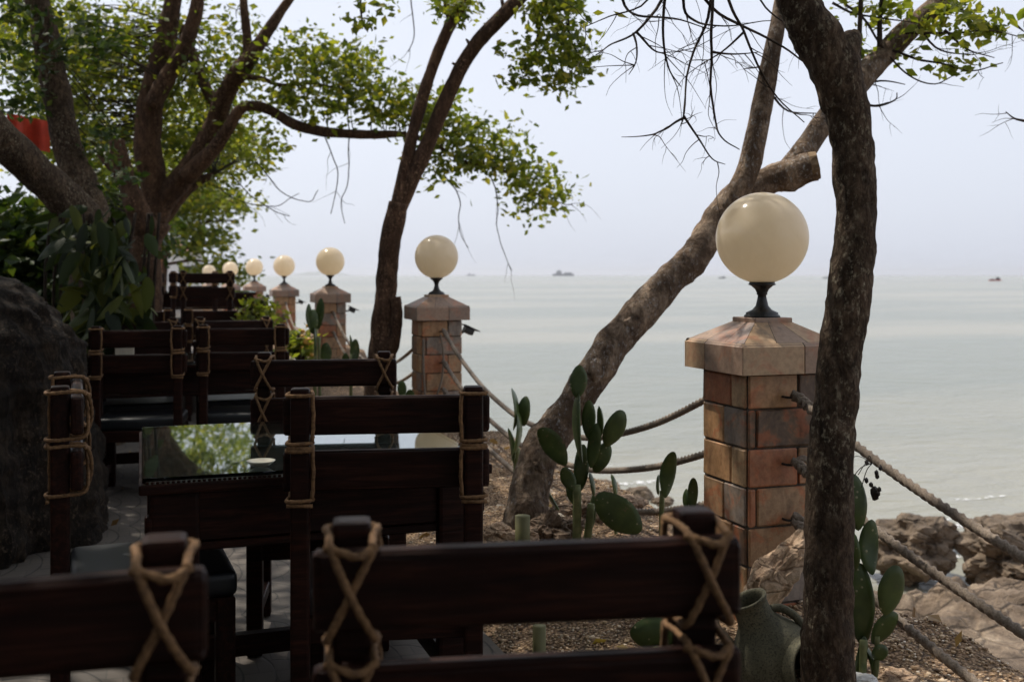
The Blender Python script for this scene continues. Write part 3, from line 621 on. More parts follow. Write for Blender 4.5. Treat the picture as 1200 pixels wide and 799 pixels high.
# things on the tables
mb = MB(); lathe(mb, [(.008, 0), (.022, .003), (.036, .012), (.042, .018), (.039, .018), (.020, .006), (.001, .005)], 24)
c = at(313, 552, 2.96); tag(mb.build('small_dish', 'dish', loc=(c.x, 3.18, .801)), 'small pale round dish near the front edge of the glass topped table', 'dish')
mb = MB(); box(mb, 0, 0, .07, .12, .10, .14, .01, seg=2); tag(mb.build('napkin_box', 'pale_stone', loc=(-.1, 7.6, .802)), 'beige box standing on the table among the middle chairs', 'box')
c = at(150, 385, 11.2); mb = MB(); box(mb, 0, 0, .29, .17, .17, .58, .01); tag(mb.build('stone_post', 'pale_stone', loc=(c.x, c.y, .355)), 'short beige stone post behind the left middle chairs', 'post')
c = at(172, 385, 12.5); mb = MB(); box(mb, 0, 0, .26, .2, .17, .52, .01); box(mb, 0, 0, .54, .24, .2, .05, .01); tag(mb.build('white_planter', 'white_paint', loc=(c.x, c.y, .355)), 'small white topped block beside the orange brick column', 'planter')

# tilted clay jar with a round opening in its side
c = at(909, 775, 3.10); root = empty('clay_jar', (c.x, c.y, c.z)); tag(root, 'speckled olive clay jar with a round side opening, left of the near tree foot', 'jar')
Q = ((RT*-.46 + Vector((0, 0, 1)) - FW*.05).normalized()).to_track_quat('Z', 'X').to_matrix().to_4x4(); HD = (RT*.60 - FW*.78 + Vector((0, 0, .10))).normalized()
pf = [(.05, -.20), (.09, -.17), (.118, -.12), (.130, -.06), (.130, -.01), (.120, .04), (.100, .08), (.075, .11), (.058, .135), (.052, .16), (.052, .185), (.058, .20), (.057, .206), (.046, .203), (.040, .18), (.04, .15)]
n = 64; V = []; FS = []; fine = catmull([Vector((r_, 0, z_)) for r_, z_ in pf], 5)
for p_ in fine:
    for k in range(n): a_ = 2*PI*k/n; V.append(Q @ Vector((p_.x*math.cos(a_), p_.x*math.sin(a_), p_.z)))
hc = HD*.125 + Vector((0, 0, .0))
for i in range(len(fine)-1):
    for k in range(n):
        f = (i*n+k, i*n+(k+1) % n, (i+1)*n+(k+1) % n, (i+1)*n+k); m_ = sum((V[q] for q in f), Vector())/4
        dd = m_ - hc; rad_ = (dd - HD*dd.dot(HD)).length
        if rad_ < .074 and m_.dot(HD) > .04: continue
        FS.append(f)
mb = MB(); mb.add(V, FS); mb.build('jar_body', 'jar_clay', root)
U_ = HD.orthogonal().normalized(); W_ = HD.cross(U_); mb = MB(); rows = []
vs = []
for (rr_, off_) in ((.084, -.030), (.076, -.004), (.078, .014), (.088, .024), (.090, .018), (.084, .004), (.090, -.034)):
    for k in range(40):
        a_ = 2*PI*k/40; q = hc + (U_*math.cos(a_) + W_*math.sin(a_))*rr_; dpt = math.sqrt(max(0, .128**2 - (rr_*math.cos(a_))**2*.9)) - .128 if abs(U_.z) < .5 else math.sqrt(max(0, .128**2 - (rr_*math.sin(a_))**2*.9)) - .128
        vs.append(q + HD*(off_ + dpt*.6))
fs = [(i*40+k, i*40+(k+1) % 40, ((i+1) % 7)*40+(k+1) % 40, ((i+1) % 7)*40+k) for i in range(7) for k in range(40)]
mb.add(vs, fs); mb.build('rim', 'jar_clay', root)
for s_ in (-1, 1):
    mb = MB(); D_ = RT*s_; P = [Q @ Vector((0, 0, .17)) + D_*.048, Q @ Vector((0, 0, .175)) + D_*.085, Q @ Vector((0, 0, .15)) + D_*.115, Q @ Vector((0, 0, .11)) + D_*.125, Q @ Vector((0, 0, .06)) + D_*.105]
    tube(mb, catmull(P, 6), .012, 12); mb.build('handle', 'jar_clay', root)

# ------------------------------------------------------------------ cacti
def pad_mesh(mb, c, up, nrm, w_, h, th):
    up = up.normalized(); nrm = (nrm - up*nrm.dot(up)).normalized(); sd_ = up.cross(nrm); n = 22; m = 6; vs = []; fs = []
    off = random.uniform(0, 50); bend = random.uniform(-.12, .12)*h
    for s in (1, -1):
        for i in range(m+1):
            q = i/m
            for k in range(n):
                a = 2*PI*k/n; y = -math.cos(a); x = math.sin(a); taper = 1 - .28*max(0, -y)**1.2 - .05*y
                rr = (1 + .05*noise.noise(Vector((x*1.5, y*1.5, off)))); yy = y*q*rr; xx = x*q*taper*rr
                t = th/2*(1 - q**3.5)**.5 if q < 1 else 0
                vs.append(c + up*yy*h/2 + sd_*xx*w_/2 + nrm*(s*t + bend*(yy*yy-.3)))
        o = 0 if s == 1 else (m+1)*n
        for i in range(m):
            for k in range(n):
                f = (o+i*n+k, o+i*n+(k+1) % n, o+(i+1)*n+(k+1) % n, o+(i+1)*n+k); fs.append(f if s == 1 else f[::-1])
    mb.add(vs, fs)
def cactus(Z, pads, stems, label):
    b0 = at(stems[0][0], stems[0][1], Z); g = gz(b0.x, b0.y); root = empty('prickly_pear', (b0.x, b0.y, g)); tag(root, label, 'cactus', 'prickly pear cacti in the planting strip')
    for (px, py, px2, py2, wpx) in stems:
        A = at(px, py, Z); A.z = min(A.z, gz(A.x, A.y)-.02) if py > py2 else A.z; B = at(px2, py2, Z); mb = MB()
        tube(mb, rel(root, catmull([A, (A+B)/2 + RT*random.uniform(-.005, .005), B], 5)), wpx/2/F*Z, 10, rough=.2, rsc=20); mb.build('stem', 'cactus_stem', root)
    for (px, py, wp, hp, tl) in pads:
        edge = wp < 10.5 and hp/wp > 2.4; dz = random.uniform(-.05, .05); c = at(px, py, Z + dz); s = (Z+dz)/F
        up = Vector((0, 0, 1))*math.cos(R(tl)) + RT*math.sin(R(tl)) + FW*random.uniform(-.12, .12)
        real_w = hp*s*random.uniform(.5, .62) if edge else wp*s
        yaw = random.uniform(-.4, .4)
        if edge: yaw = PI/2 - math.asin(max(0, min(.9, (wp*s*.55)/real_w)))*random.choice((-1, 1))
        nr = (-FW)*math.cos(yaw) + RT*math.sin(yaw); mb = MB()
        pad_mesh(mb, c - root.location, up, nr, real_w*1.04, hp*s*1.06, min(.018, real_w*.28)); mb.build('pad', 'cactus', root)
cactus(4.42, [(678,447,20,36,5),(677,501,9,82,-3),(690,492,17,44,0),(703,495,7,38,0),(720,502,27,44,25),(648,522,26,50,-35),(696,522,16,50,8),(705,536,20,36,25),(681,549,18,54,5),(666,561,17,30,-25),(671,579,14,26,-20),(694,567,7,28,-10),(725,602,38,64,-52),(692,606,10,52,12)],
       [(674,645,676,568,10),(688,650,693,590,9)], 'tall many padded prickly pear between the leaning trunk and the near pillar')
cactus(4.8, [(720,570,7,28,-8),(648,587,7,26,-30)], [(722,600,721,580,4),(655,610,650,596,4)], 'two young thin prickly pear shoots around the tall cactus')
cactus(4.25, [(783,555,19,52,10),(771,568,5,24,0)], [(777,645,776,575,6)], 'slender prickly pear with one oval pad on a thin stem, left of the near pillar')
cactus(4.1, [(812,578,12,38,2),(804,586,8,26,0),(806,612,10,30,-5)], [(809,650,809,600,6)], 'small two padded prickly pear touching the left side of the near pillar')
cactus(5.5, [(604,480,7,48,-2),(614,482,16,34,5),(607,508,10,52,6),(600,522,8,40,-8)], [(605,580,606,525,7)], 'prickly pear half hidden behind the base of the leaning trunk')
cactus(3.05, [(1003,588,26,64,-6),(1019,640,26,60,2),(1000,648,16,44,-4),(1009,708,32,90,-3),(1044,691,34,58,10),(1036,735,24,44,35),(1031,764,20,20,70),(1009,772,16,50,12),(999,672,12,42,0),(1021,776,10,40,-14)],
       [(1010,830,1012,750,9),(1024,800,1028,745,6)], 'large prickly pear growing behind the near dark tree at right')
cactus(8.0, [(362.6,372,9,30,-5),(367,377,12,28,0),(374.5,368,11,36,8),(369,399,7,36,0),(382,414,13,24,0)], [(369,440,370,385,4),(376,440,374,395,4)], 'prickly pear in front of the third lamp pillar')
cactus(8.1, [(411.5,407,8,28,0),(416,411,11,26,0),(405,424,10,20,0)], [(412,445,412,415,4)], 'short prickly pear right of the third lamp pillar')
cactus(6.6, [(471,456,11,20,0),(480,466,12,20,10)], [(474,490,473,462,4)], 'low prickly pear between the second pillar and the chair beyond the table')
cactus(3.5, [(767,743,56,38,2),(830,780,30,30,20)], [(770,775,768,758,7)], 'low prickly pear with one broad round pad seen below the closest chair rail')
mb = MB(); c = at(612, 640, 4.25); tube(mb, [(0, 0, 0), (0, 0, .085), (.001, 0, .09), (.001, 0, .2)], .0305, 14); tag(mb.build('bamboo_stake', 'bamboo', loc=(c.x, c.y, at(612, 604, 4.25).z-.2)), 'short cut bamboo stake in front of the leaning trunk', 'stake')
c = at(632, 770, 3.5); mb = MB(); tube(mb, [(0, 0, -.1), (0, 0, .22)], .022, 12); tag(mb.build('bamboo_stake', 'bamboo', loc=(c.x, c.y, gz(c.x, c.y))), 'dark green stake standing in the gravel below the closest chair rail', 'stake')

# ------------------------------------------------------------------ trees
def limb(mb, P, n=14, rough=.18, rsc=5, seg=6, twig=False):
    """P: (px,py,width px,Z)"""
    pts = [at(a, b_, d) for a, b_, c_, d in P]; rad = [c_/2/F*d for a, b_, c_, d in P]
    pts = catmull(pts, seg); rad = lerps(rad, seg)
    if twig:
        pts = [p + Vector((noise.noise(p*5), noise.noise(p*5+Vector((9, 0, 0))), noise.noise(p*5+Vector((0, 9, 0)))))*.012*d_ for p, d_ in zip(pts, [P[0][3]/4]*len(pts))]
    tube(mb, pts, rad, n, rough=rough, rsc=rsc); return pts, rad
def nearest(c, L):
    return min(L, key=lambda q: (q - c).length_squared)
def twigs_to(mb, cc, L, r=.006, frac=.5, sag=.0):
    for c in cc:
        if random.random() > frac: continue
        a = nearest(c, L); m = (a + c)/2 + Vector((random.uniform(-1, 1), random.uniform(-1, 1), random.uniform(-.5, 1)))*.10*(c-a).length
        tube(mb, catmull([a, m, c], 4), lerps([r, r*.7, r*.35], 4), 5)
def side_twigs(mb, pts, n, L, r, droop=-.3, depth=1):
    for _ in range(n):
        i = random.randrange(1, len(pts)-1); p = pts[i]; t = (pts[i+1]-pts[i-1]).normalized()
        d = (t*.6 + Vector((random.uniform(-1, 1), random.uniform(-1, 1), random.uniform(-.8, .6)))*.8).normalized(); l = L*random.uniform(.4, 1.2); q = [p]
        for k in range(4):
            d = (d + Vector((random.uniform(-.35, .35), random.uniform(-.35, .35), random.uniform(-.3, .3)+droop*.3))).normalized(); q.append(q[-1] + d*l/4)
        qq = catmull(q, 3); tube(mb, qq, lerps([r, r*.8, r*.6, r*.45, r*.25], 3), 5)
        if depth and random.random() < .7: side_twigs(mb, qq, 2, L*.45, r*.55, droop, depth-1)
def tree(name, label, trunk_mb, bark_, crown_mb=None, leafm=None, base=None, extra=None):
    root = empty(name, base); off = root.location
    trunk_mb.v = [(x-off.x, y-off.y, z-off.z) for x, y, z in trunk_mb.v]; tag(root, label, 'tree', 'trees around the terrace')
    tr = trunk_mb.build('trunk', bark_, root)
    if crown_mb: crown_mb.v = [(x-off.x, y-off.y, z-off.z) for x, y, z in crown_mb.v]; crown_mb.build('crown', leafm, root)
    for (nm, mb_, mt) in (extra or []):
        mb_.v = [(x-off.x, y-off.y, z-off.z) for x, y, z in mb_.v]; mb_.build(nm, mt, root)
    return root
def shade(xr, yr, zr, n):
    return [Vector((random.uniform(*xr), random.uniform(*yr), random.uniform(*zr))) for _ in range(n)]

# --- near dark tree (right)
tm = MB(); Zt = 2.9
P = [(972, 870, 70, Zt), (971, 799, 62, Zt), (970, 750, 60, Zt), (971, 700, 57, Zt), (972, 650, 55, Zt), (972, 600, 54, Zt), (974, 529, 54, Zt), (977, 490, 52, Zt), (982, 450, 51, Zt), (987, 400, 50, Zt), (994, 350, 50, Zt), (1000, 300, 48, Zt), (1003, 250, 48, Zt), (1001, 200, 49, Zt), (996, 150, 51, Zt), (988, 115, 53, Zt), (977, 80, 58, Zt), (960, 45, 58, Zt), (943, 20, 52, Zt), (930, -15, 46, Zt), (915, -80, 44, Zt), (905, -190, 42, 2.9), (880, -420, 36, 3.1), (830, -700, 26, 3.3)]
pts, rad = limb(tm, P, 28, .13, 16, 7)
limb(tm, [(975, 75, 44, Zt), (992, 55, 34, Zt), (1001, 42, 20, Zt+.01), (1004, 36, 8, Zt+.01)], 16, .15, 12)
L = list(pts[-30:])
for Q in ([(905,-190,26,2.9),(980,-330,20,3.2),(1080,-520,14,3.6),(1200,-700,8,4.0)], [(890,-330,24,3.0),(760,-380,18,3.3),(600,-520,14,3.2),(380,-640,8,3.0)], [(912,-90,18,2.9),(860,-110,14,3.3),(790,-80,10,3.8),(720,-90,7,4.2),(640,-120,4,4.4)], [(860,-500,18,3.1),(700,-800,12,2.6),(500,-1100,8,2.2)]):
    a, _ = limb(tm, Q, 10, .1, 10); L += a
TW = [[(845,-100),(832,7),(813,61),(802,135),(798,150)], [(850,-100),(834,10),(834,68),(837,135),(847,162),(867,176)], [(840,-95),(854,0),(871,37),(891,81),(911,115),(942,145)], [(790,-80),(827,0),(867,30),(918,54),(945,73),(990,96)],
      [(802,138),(820,165),(836,186),(851,193)], [(800,-85),(775,0),(745,40),(718,52),(697,64)], [(780,-80),(758,0),(717,20),(680,35)], [(790,-85),(778,0),(778,50),(785,78),(800,101)], [(802,140),(780,152),(758,159),(729,159)], [(743,40),(745,68),(736,88)],
      [(860,-100),(890,0),(925,30),(950,60)], [(820,-90),(800,0),(812,24),(848,30),(905,26)], [(833,60),(860,62),(890,60)], [(740,-90),(730,-10),(748,20),(790,22),(830,34)], [(871,37),(845,60),(822,75)], [(745,40),(770,60),(800,62)]]
bt = MB()
for q in TW:
    w0 = 4.6 if len(q) > 4 else 3.2; Q = [(x, y, w0*(1-.75*i/(len(q)-1)), 4.0 + .1*math.sin(x)) for i, (x, y) in enumerate(q)]
    a, _ = limb(bt, Q, 6, 0, 1, 5, twig=True); side_twigs(bt, a, 4, .25, .0022, -.3, 1)
cm = MB(); cc = shade((.3, 3.2), (.0, 3.6), (3.3, 4.8), 42); leaves(cm, leafpts(cc, 120, .22), .075); twigs_to(tm, cc, L, .008, .4)
leaves(cm, leafpts(clumps([(712, 12, 4, 3, 4.1, .05, 1), (700, 22, 6, 4, 4.1, .05, 1)]), 5, .03), .045)
cb = at(972, 870, Zt); tree('near_tree', 'near dark barked tree with crooked trunk right of the near lamp pillar', tm, 'dark_bark', cm, 'leaf', (cb.x, cb.y, gz(cb.x, cb.y)), [('bare_twigs', bt, 'twig_bark')])

# --- leaning tan tree
tm = MB(); Z = 4.75
P = [(608, 660, 76, 4.65), (611, 632, 60, 4.65), (616, 600, 50, 4.65), (623, 565, 48, 4.68), (634, 530, 44, 4.7), (652, 503, 43, 4.75), (672, 476, 42, 4.78), (696, 437, 41, 4.8), (722, 400, 40, 4.85), (756, 358, 38, 4.9), (794, 320, 38, 4.95), (816, 296, 38, 5.0), (834, 270, 36, 5.05), (850, 246, 35, 5.05), (866, 228, 32, 5.1)]
pts, rad = limb(tm, P, 24, .2, 7, 8)
a1, _ = limb(tm, [(852, 246, 34, 5.05), (866, 222, 28, 5.0), (878, 195, 26, 5.0), (888, 150, 25, 5.0), (897, 105, 23, 5.0), (905, 60, 20, 5.0), (913, 20, 18, 5.05), (922, -40, 16, 5.1), (930, -130, 12, 5.2), (960, -260, 8, 5.3)], 16, .08, 9)
a2, _ = limb(tm, [(855, 242, 34, 5.08), (880, 222, 32, 5.1), (905, 210, 33, 5.1), (925, 205, 37, 5.08), (943, 197, 38, 5.06), (955, 194, 34, 5.05)], 18, .22, 9)
a3, _ = limb(tm, [(925, 200, 30, 5.12), (940, 180, 27, 5.15), (957, 155, 26, 5.2), (985, 118, 28, 5.25), (1010, 92, 30, 5.3), (1035, 65, 28, 5.35), (1065, 35, 26, 5.4), (1095, 8, 22, 5.45), (1115, -12, 20, 5.5), (1180, -90, 15, 5.7), (1260, -190, 8, 5.9)], 16, .08, 9)
for (x, y, r) in ((700, 432, .05), (716, 405, .045), (651, 500, .05), (690, 470, .03), (760, 395, .03), (826, 290, .04), (640, 545, .03)):   # knots
    i = min(range(len(pts)), key=lambda k: (pts[k] - at(x, y, 4.8)).length); blob(tm, pts[i] - FW*rad[i]*.93 + RT*random.uniform(-.3, .3)*rad[i], (r*.75, r*.30, r*.9), 3, .5, 2, x, smooth=True)
cut = MB(); e = at(957, 194, 5.04); M = (a2[-1]-a2[-3]).normalized().to_track_quat('Z', 'Y').to_matrix()
vs = [e + M @ Vector((0, 0, .012))]; 
for k in range(18): a_ = 2*PI*k/18; vs.append(e + M @ Vector((math.cos(a_)*.066*(1+.15*math.sin(k*2.1)), math.sin(a_)*.066, .006)))
for k in range(18): a_ = 2*PI*k/18; vs.append(e + M @ Vector((math.cos(a_)*.07, math.sin(a_)*.07, -.03)))
cut.add(vs, [(0, 1+k, 1+(k+1) % 18) for k in range(18)] + [(1+k, 19+k, 19+(k+1) % 18, 1+(k+1) % 18) for k in range(18)], False)
bt = MB(); Z = 5.3
TW = [[(989,7),(1016,27),(1043,68),(1070,91),(1094,98),(1114,90)], [(1104,34),(1131,57),(1165,68)], [(1045,60),(1090,73),(1138,83),(1175,73)], [(1010,122),(1030,124),(1048,118),(1050,110)], [(1060,40),(1110,38),(1160,36),(1200,45)], [(975,5),(1000,18),(1040,22),(1085,30)], [(1085,18),(1120,10),(1150,22)], [(1200,142),(1188,138),(1178,130)], [(1190,30),(1200,38)], [(1000,100),(1030,96),(1060,100)], [(905,65),(890,80),(870,82)], [(900,110),(925,130),(960,134)], [(1070,30),(1100,60),(1140,64)]]
for q in TW:
    Q = [(x, y, 3.6*(1-.7*i/(len(q)-1)), Z) for i, (x, y) in enumerate(q)]
    a, _ = limb(bt, Q, 5, 0, 1, 5, twig=True)
    if len(a) > 6: side_twigs(bt, a, 3, .2, .0022, .1, 1)
limb(bt, [(1006, 46, 6, 2.9+.35), (1008, 10, 5.5, 3.2), (1010, -60, 5, 3.2)], 6, 0) if False else None
limb(bt, [(1005, 105, 7, 5.25), (1007, 44, 6, 5.2), (1009, 0, 6, 5.2), (1012, -80, 4, 5.2)], 6, .05); limb(bt, [(1031, 55, 7, 5.3), (1031, 25, 6, 5.3), (1034, -5, 6, 5.3), (1040, -80, 4, 5.3)], 6, .05)
cm = MB()
cc = clumps([(1150, 28, 30, 12, 5.3, .15, 15), (1050, 14, 22, 12, 5.3, .15, 9), (1080, 32, 20, 8, 5.3, .1, 5), (1115, 76, 18, 5, 5.3, .1, 5), (1012, 62, 5, 12, 5.3, .1, 3), (1045, 66, 18, 6, 5.3, .1, 3), (995, 8, 14, 6, 5.3, .1, 3), (1120, 8, 16, 8, 5.3, .1, 7), (925, 10, 8, 8, 5.3, .1, 1)])
leaves(cm, leafpts(cc, 14, .05), .055)
cc = shade((2.8, 5.0), (3.0, 6.6), (3.6, 5.0), 30); leaves(cm, leafpts(cc, 90, .22), .07); twigs_to(tm, cc, a1[-12:] + a3[-12:], .007, .5)
cb = at(612, 640, 4.65); tree('leaning_tree', 'mottled tan tree leaning right over the ropes, with a sawn stub and two limbs', tm, 'tan_bark', cm, 'leaf_pale', (cb.x, cb.y, gz(cb.x, cb.y)), [('sawn_end', cut, 'cut_wood'), ('bare_twigs', bt, 'twig_bark')])

# --- slender forked tree
tm = MB(); Z = 8.0
pts, _ = limb(tm, [(445, 470, 40, Z), (447, 420, 34, Z), (450, 380, 29, Z), (452, 340, 25, Z), (456, 300, 24, Z), (461, 265, 25, Z), (467, 238, 24, Z)], 16, .15, 6)
a1, _ = limb(tm, [(463, 255, 18, Z), (473, 205, 15, Z), (483, 160, 14, Z), (495, 115, 14, Z), (510, 70, 14, Z), (525, 35, 14, Z), (545, -2, 14, Z), (575, -60, 12, Z), (600, -170, 9, Z)], 12, .12, 6)
a2, _ = limb(tm, [(468, 245, 18, Z), (484, 208, 18, Z), (500, 172, 19, Z), (514, 138, 18, Z), (530, 100, 17, Z), (552, 60, 17, Z), (580, 28, 17, Z), (612, -5, 16, Z), (660, -50, 13, Z), (720, -120, 9, Z)], 12, .12, 6)
limb(tm, [(450, 425, 16, 7.95), (461, 400, 15, 7.93), (465, 370, 14, 7.93), (463, 348, 12, 7.93)], 12, .2, 8)
limb(tm, [(530, 35, 8, Z), (524, 12, 7, Z), (518, -20, 6, Z), (510, -70, 4, Z)], 8)
for q in ([(552, 58, 5, Z), (549, 50, 4, Z), (546, 46, 2, Z)], [(533, 88, 5, Z), (535, 78, 4, Z), (530, 74, 3, Z)], [(590, 10, 5, Z), (588, 0, 4, Z)]): limb(tm, q, 6, 0)
lim = a1 + a2; bt = MB()
b1, _ = limb(bt, [(640, -30, 6, Z), (638, 10, 5, Z), (628, 50, 4, Z), (615, 90, 2, Z)], 5, 0, 1, 5, True); b2m = MB(); b2, _ = limb(b2m, [(650, -30, 6, Z), (662, 20, 5, Z), (672, 55, 4, Z), (686, 76, 2, Z)], 5, 0, 1, 5, True)
b3m = MB(); b3, _ = limb(b3m, [(420, -30, 3, 7.5), (424, 5, 2.5, 7.5), (428, 30, 2, 7.5), (433, 40, 1.2, 7.5)], 5, 0, 1, 5, True)
cm = MB(); cc = clumps([(645, 25, 30, 26, 7.9, .3, 34), (665, 62, 24, 18, 7.9, .25, 22), (622, 70, 14, 28, 7.9, .2, 16), (608, 92, 7, 8, 7.9, .1, 5), (655, 95, 14, 10, 7.9, .15, 7), (684, 74, 10, 8, 7.9, .1, 5), (520, 8, 22, 10, 7.9, .2, 14), (540, 14, 14, 6, 7.9, .2, 5), (660, -2, 34, 14, 7.9, .2, 20), (426, 22, 6, 14, 7.5, .1, 5), (452, 8, 5, 5, 7.5, .1, 2), (590, 56, 3, 3, 7.9, .1, 1)])
leaves(cm, leafpts(cc, 15, .065), .064); twigs_to(bt, cc, lim + b1 + b2 + b3, .005, .25)
cc = shade((1.2, 4.2), (7.0, 10.5), (4.6, 6.2), 45); leaves(cm, leafpts(cc, 60, .3), .08); twigs_to(tm, cc, a1[-8:] + a2[-8:], .01, .5)
cb = at(445, 460, Z); tree('forked_tree', 'slender brown tree forking into two straight stems between the second and third lamp pillars', tm, 'red_bark', cm, 'leaf', (cb.x, cb.y, gz(cb.x, cb.y)), [('bare_twigs', bt, 'twig_bark'), ('bare_twig', b2m, 'twig_bark'), ('bare_twig', b3m, 'twig_bark')])

# --- big spreading tree behind the terrace
tm = MB(); Z = 11.0
pts, _ = limb(tm, [(168, 520, 60, Z), (168, 420, 46, Z), (168, 340, 40, Z), (170, 290, 38, Z), (180, 258, 40, Z)], 16, .2, 4)
L = []
for Q in ([(176,270,30,Z),(190,238,28,Z),(213,210,28,Z),(235,178,26,Z),(252,145,24,Z),(264,112,22,10.9),(278,88,22,10.8),(294,66,20,10.8),(312,40,14,10.8),(330,12,11,10.8),(345,-10,10,10.8),(380,-70,7,10.8)],
          [(292,70,14,10.8),(289,40,11,10.8),(286,10,10,10.8),(284,-30,8,10.8)],
          [(218,208,22,10.8),(248,178,18,10.7),(268,150,15,10.6),(280,130,13,10.6),(296,124,12,10.6),(318,130,12,10.6),(345,146,12,10.6),(375,154,12,10.6),(410,157,11,10.6),(440,158,10,10.6),(475,158,7,10.6),(510,170,5,10.6),(545,190,4,10.6),(590,200,3,10.6),(640,235,2,10.6)],
          [(282,90,8,10.7),(305,92,6,10.7),(330,100,5,10.7),(365,98,4,10.7),(400,105,3,10.7)],
          [(178,262,34,Z),(180,220,32,Z),(174,180,32,Z),(174,140,32,Z),(180,105,30,Z),(188,70,26,Z),(196,35,23,Z),(204,-5,20,Z),(210,-70,14,Z)],
          [(178,125,22,10.8),(195,92,20,10.8),(212,65,18,10.8),(224,35,17,10.8),(231,5,16,10.8),(236,-60,12,10.8)],
          [(255,130,14,11.2),(240,100,13,11.3),(226,65,12,11.4),(215,30,10,11.4)],
          [(172,270,30,10.7),(158,240,26,10.6),(150,215,22,10.6),(141,185,20,10.6),(137,165,18,10.6)], [(158,235,18,10.6),(138,205,12,10.6),(118,178,12,10.6)],
          [(180,262,30,11.3),(205,235,20,11.3),(228,215,14,11.4),(250,205,7,11.5)]):
    a, _ = limb(tm, Q, 12, .14, 5); L += a
cm = MB()
cc = clumps([(60, 60, 80, 60, 11.8, 1.0, 130), (40, 20, 60, 30, 10.5, 1.0, 50), (130, 100, 80, 70, 12, 1.0, 170), (60, 160, 60, 50, 12.5, .8, 70), (205, 120, 50, 70, 12.5, .6, 60), (150, 40, 60, 40, 11.5, 1.0, 50), (250, 60, 60, 60, 11.5, 1.0, 70), (230, 140, 60, 40, 12, .8, 60), (100, 180, 60, 50, 12.3, .8, 80), (220, 200, 40, 30, 12, .6, 30), (255, 175, 50, 32, 13, .8, 46), (300, 195, 26, 18, 12.5, .5, 10), (230, 150, 60, 60, 18, 2, 60), (330, 90, 40, 34, 10.8, .5, 38), (395, 90, 40, 38, 10.6, .4, 52), (430, 110, 30, 20, 10.6, .3, 26), (290, 160, 40, 30, 11.2, .5, 22),
             (480, 125, 40, 22, 10.6, .3, 40), (530, 150, 34, 20, 10.6, .3, 34), (570, 180, 28, 20, 10.6, .3, 26), (545, 185, 30, 14, 10.6, .3, 15), (610, 205, 26, 18, 10.6, .25, 24), (640, 228, 20, 10, 10.6, .2, 14), (515, 195, 12, 18, 10.6, .2, 8), (612, 248, 8, 14, 10.6, .15, 5), (590, 165, 14, 10, 10.6, .2, 8), (345, 60, 30, 20, 10.8, .5, 14), (415, 70, 16, 14, 10.6, .3, 12), (365, 130, 30, 10, 10.6, .3, 9)])
leaves(cm, leafpts(cc, 17, .14), .078)
bt = MB(); twigs_to(bt, cc, L, .008, .22); TL = []
for q in ([(300,190),(330,225),(362,235),(372,222)], [(270,205),(300,235),(340,255)], [(250,215),(290,240),(330,240),(350,225)], [(520,205),(540,235),(536,260),(548,290)], [(575,205),(582,240),(580,270),(600,315)], [(640,228),(660,240),(672,238)], [(480,0),(485,40),(478,62)], [(410,160),(408,210),(400,240),(404,262)], [(380,160),(396,205),(388,250)]):
    Q = [(x, y, 1.8*(1-.5*i/3), 10.6) for i, (x, y) in enumerate(q)]; b1_ = MB(); a, _ = limb(b1_, Q, 4, 0, 1, 5, True); side_twigs(b1_, a, 3, .4, .003, -.2, 0); TL.append(('bare_twig', b1_, 'twig_bark'))
cc = shade((-4, 2.6), (8.5, 15), (5.6, 8), 130); leaves(cm, leafpts(cc, 60, .35), .10)
cb = at(168, 500, Z); tree('spreading_tree', 'large spreading tree with many crooked limbs at the end of the left terrace side', tm, 'red_bark', cm, 'leaf', (cb.x, cb.y, .0), [('bare_twigs', bt, 'twig_bark')] + TL)

# --- dark left tree beside the big leaved plant
tm = MB(); Z = 8.6
pts, _ = limb(tm, [(118, 560, 60, Z), (112, 430, 52, Z), (108, 340, 50, Z), (108, 280, 50, Z), (102, 240, 46, Z), (90, 205, 38, Z), (78, 170, 34, Z), (70, 130, 32, Z), (62, 90, 31, Z), (54, 50, 30, Z), (46, 10, 29, Z), (40, -30, 27, Z), (50, -180, 24, Z-1), (90, -420, 20, Z-2.2), (200, -700, 14, Z-3.4)], 16, .16, 5)
a1, _ = limb(tm, [(112, 300, 44, Z-.1), (100, 258, 46, Z-.2), (72, 230, 44, Z-.4), (40, 200, 42, Z-.6), (12, 172, 42, Z-.8), (-20, 135, 40, Z-1), (-80, 60, 34, Z-1.4), (-180, -80, 26, Z-2), (-240, -320, 20, Z-3), (-200, -700, 14, Z-4.4)], 16, .16, 5)
L = pts[-20:] + a1[-20:]
for Q in ([(90,-420,14,6.4),(300,-560,12,5.6),(560,-700,9,5.0),(800,-900,6,4.6)], [(-240,-320,14,5.6),(0,-700,12,4.6),(300,-1100,8,3.8)], [(200,-700,12,5.2),(250,-1200,10,4.2),(400,-1900,6,3.2)]): a, _ = limb(tm, Q, 8, .1, 5); L += a
cm = MB(); cc = clumps([(30, 30, 50, 40, 8.2, .4, 16), (110, 50, 36, 36, 8.6, .4, 16), (20, 100, 26, 40, 8.4, .4, 10), (120, 165, 22, 30, 8.6, .3, 7), (140, 210, 18, 20, 8.8, .3, 5)])
leaves(cm, leafpts(cc, 20, .07), .075)
cc = shade((-4.5, .9), (1.0, 9.5), (4.0, 5.9), 380); leaves(cm, leafpts(cc, 85, .30), .10); twigs_to(tm, random.sample(cc, 90), L, .012, 1)
cb = at(118, 560, Z); tree('shade_tree', 'dark two limbed tree at the far left rising behind the big leaved plant', tm, 'dark_bark', cm, 'leaf_dark', (cb.x, cb.y, 0))
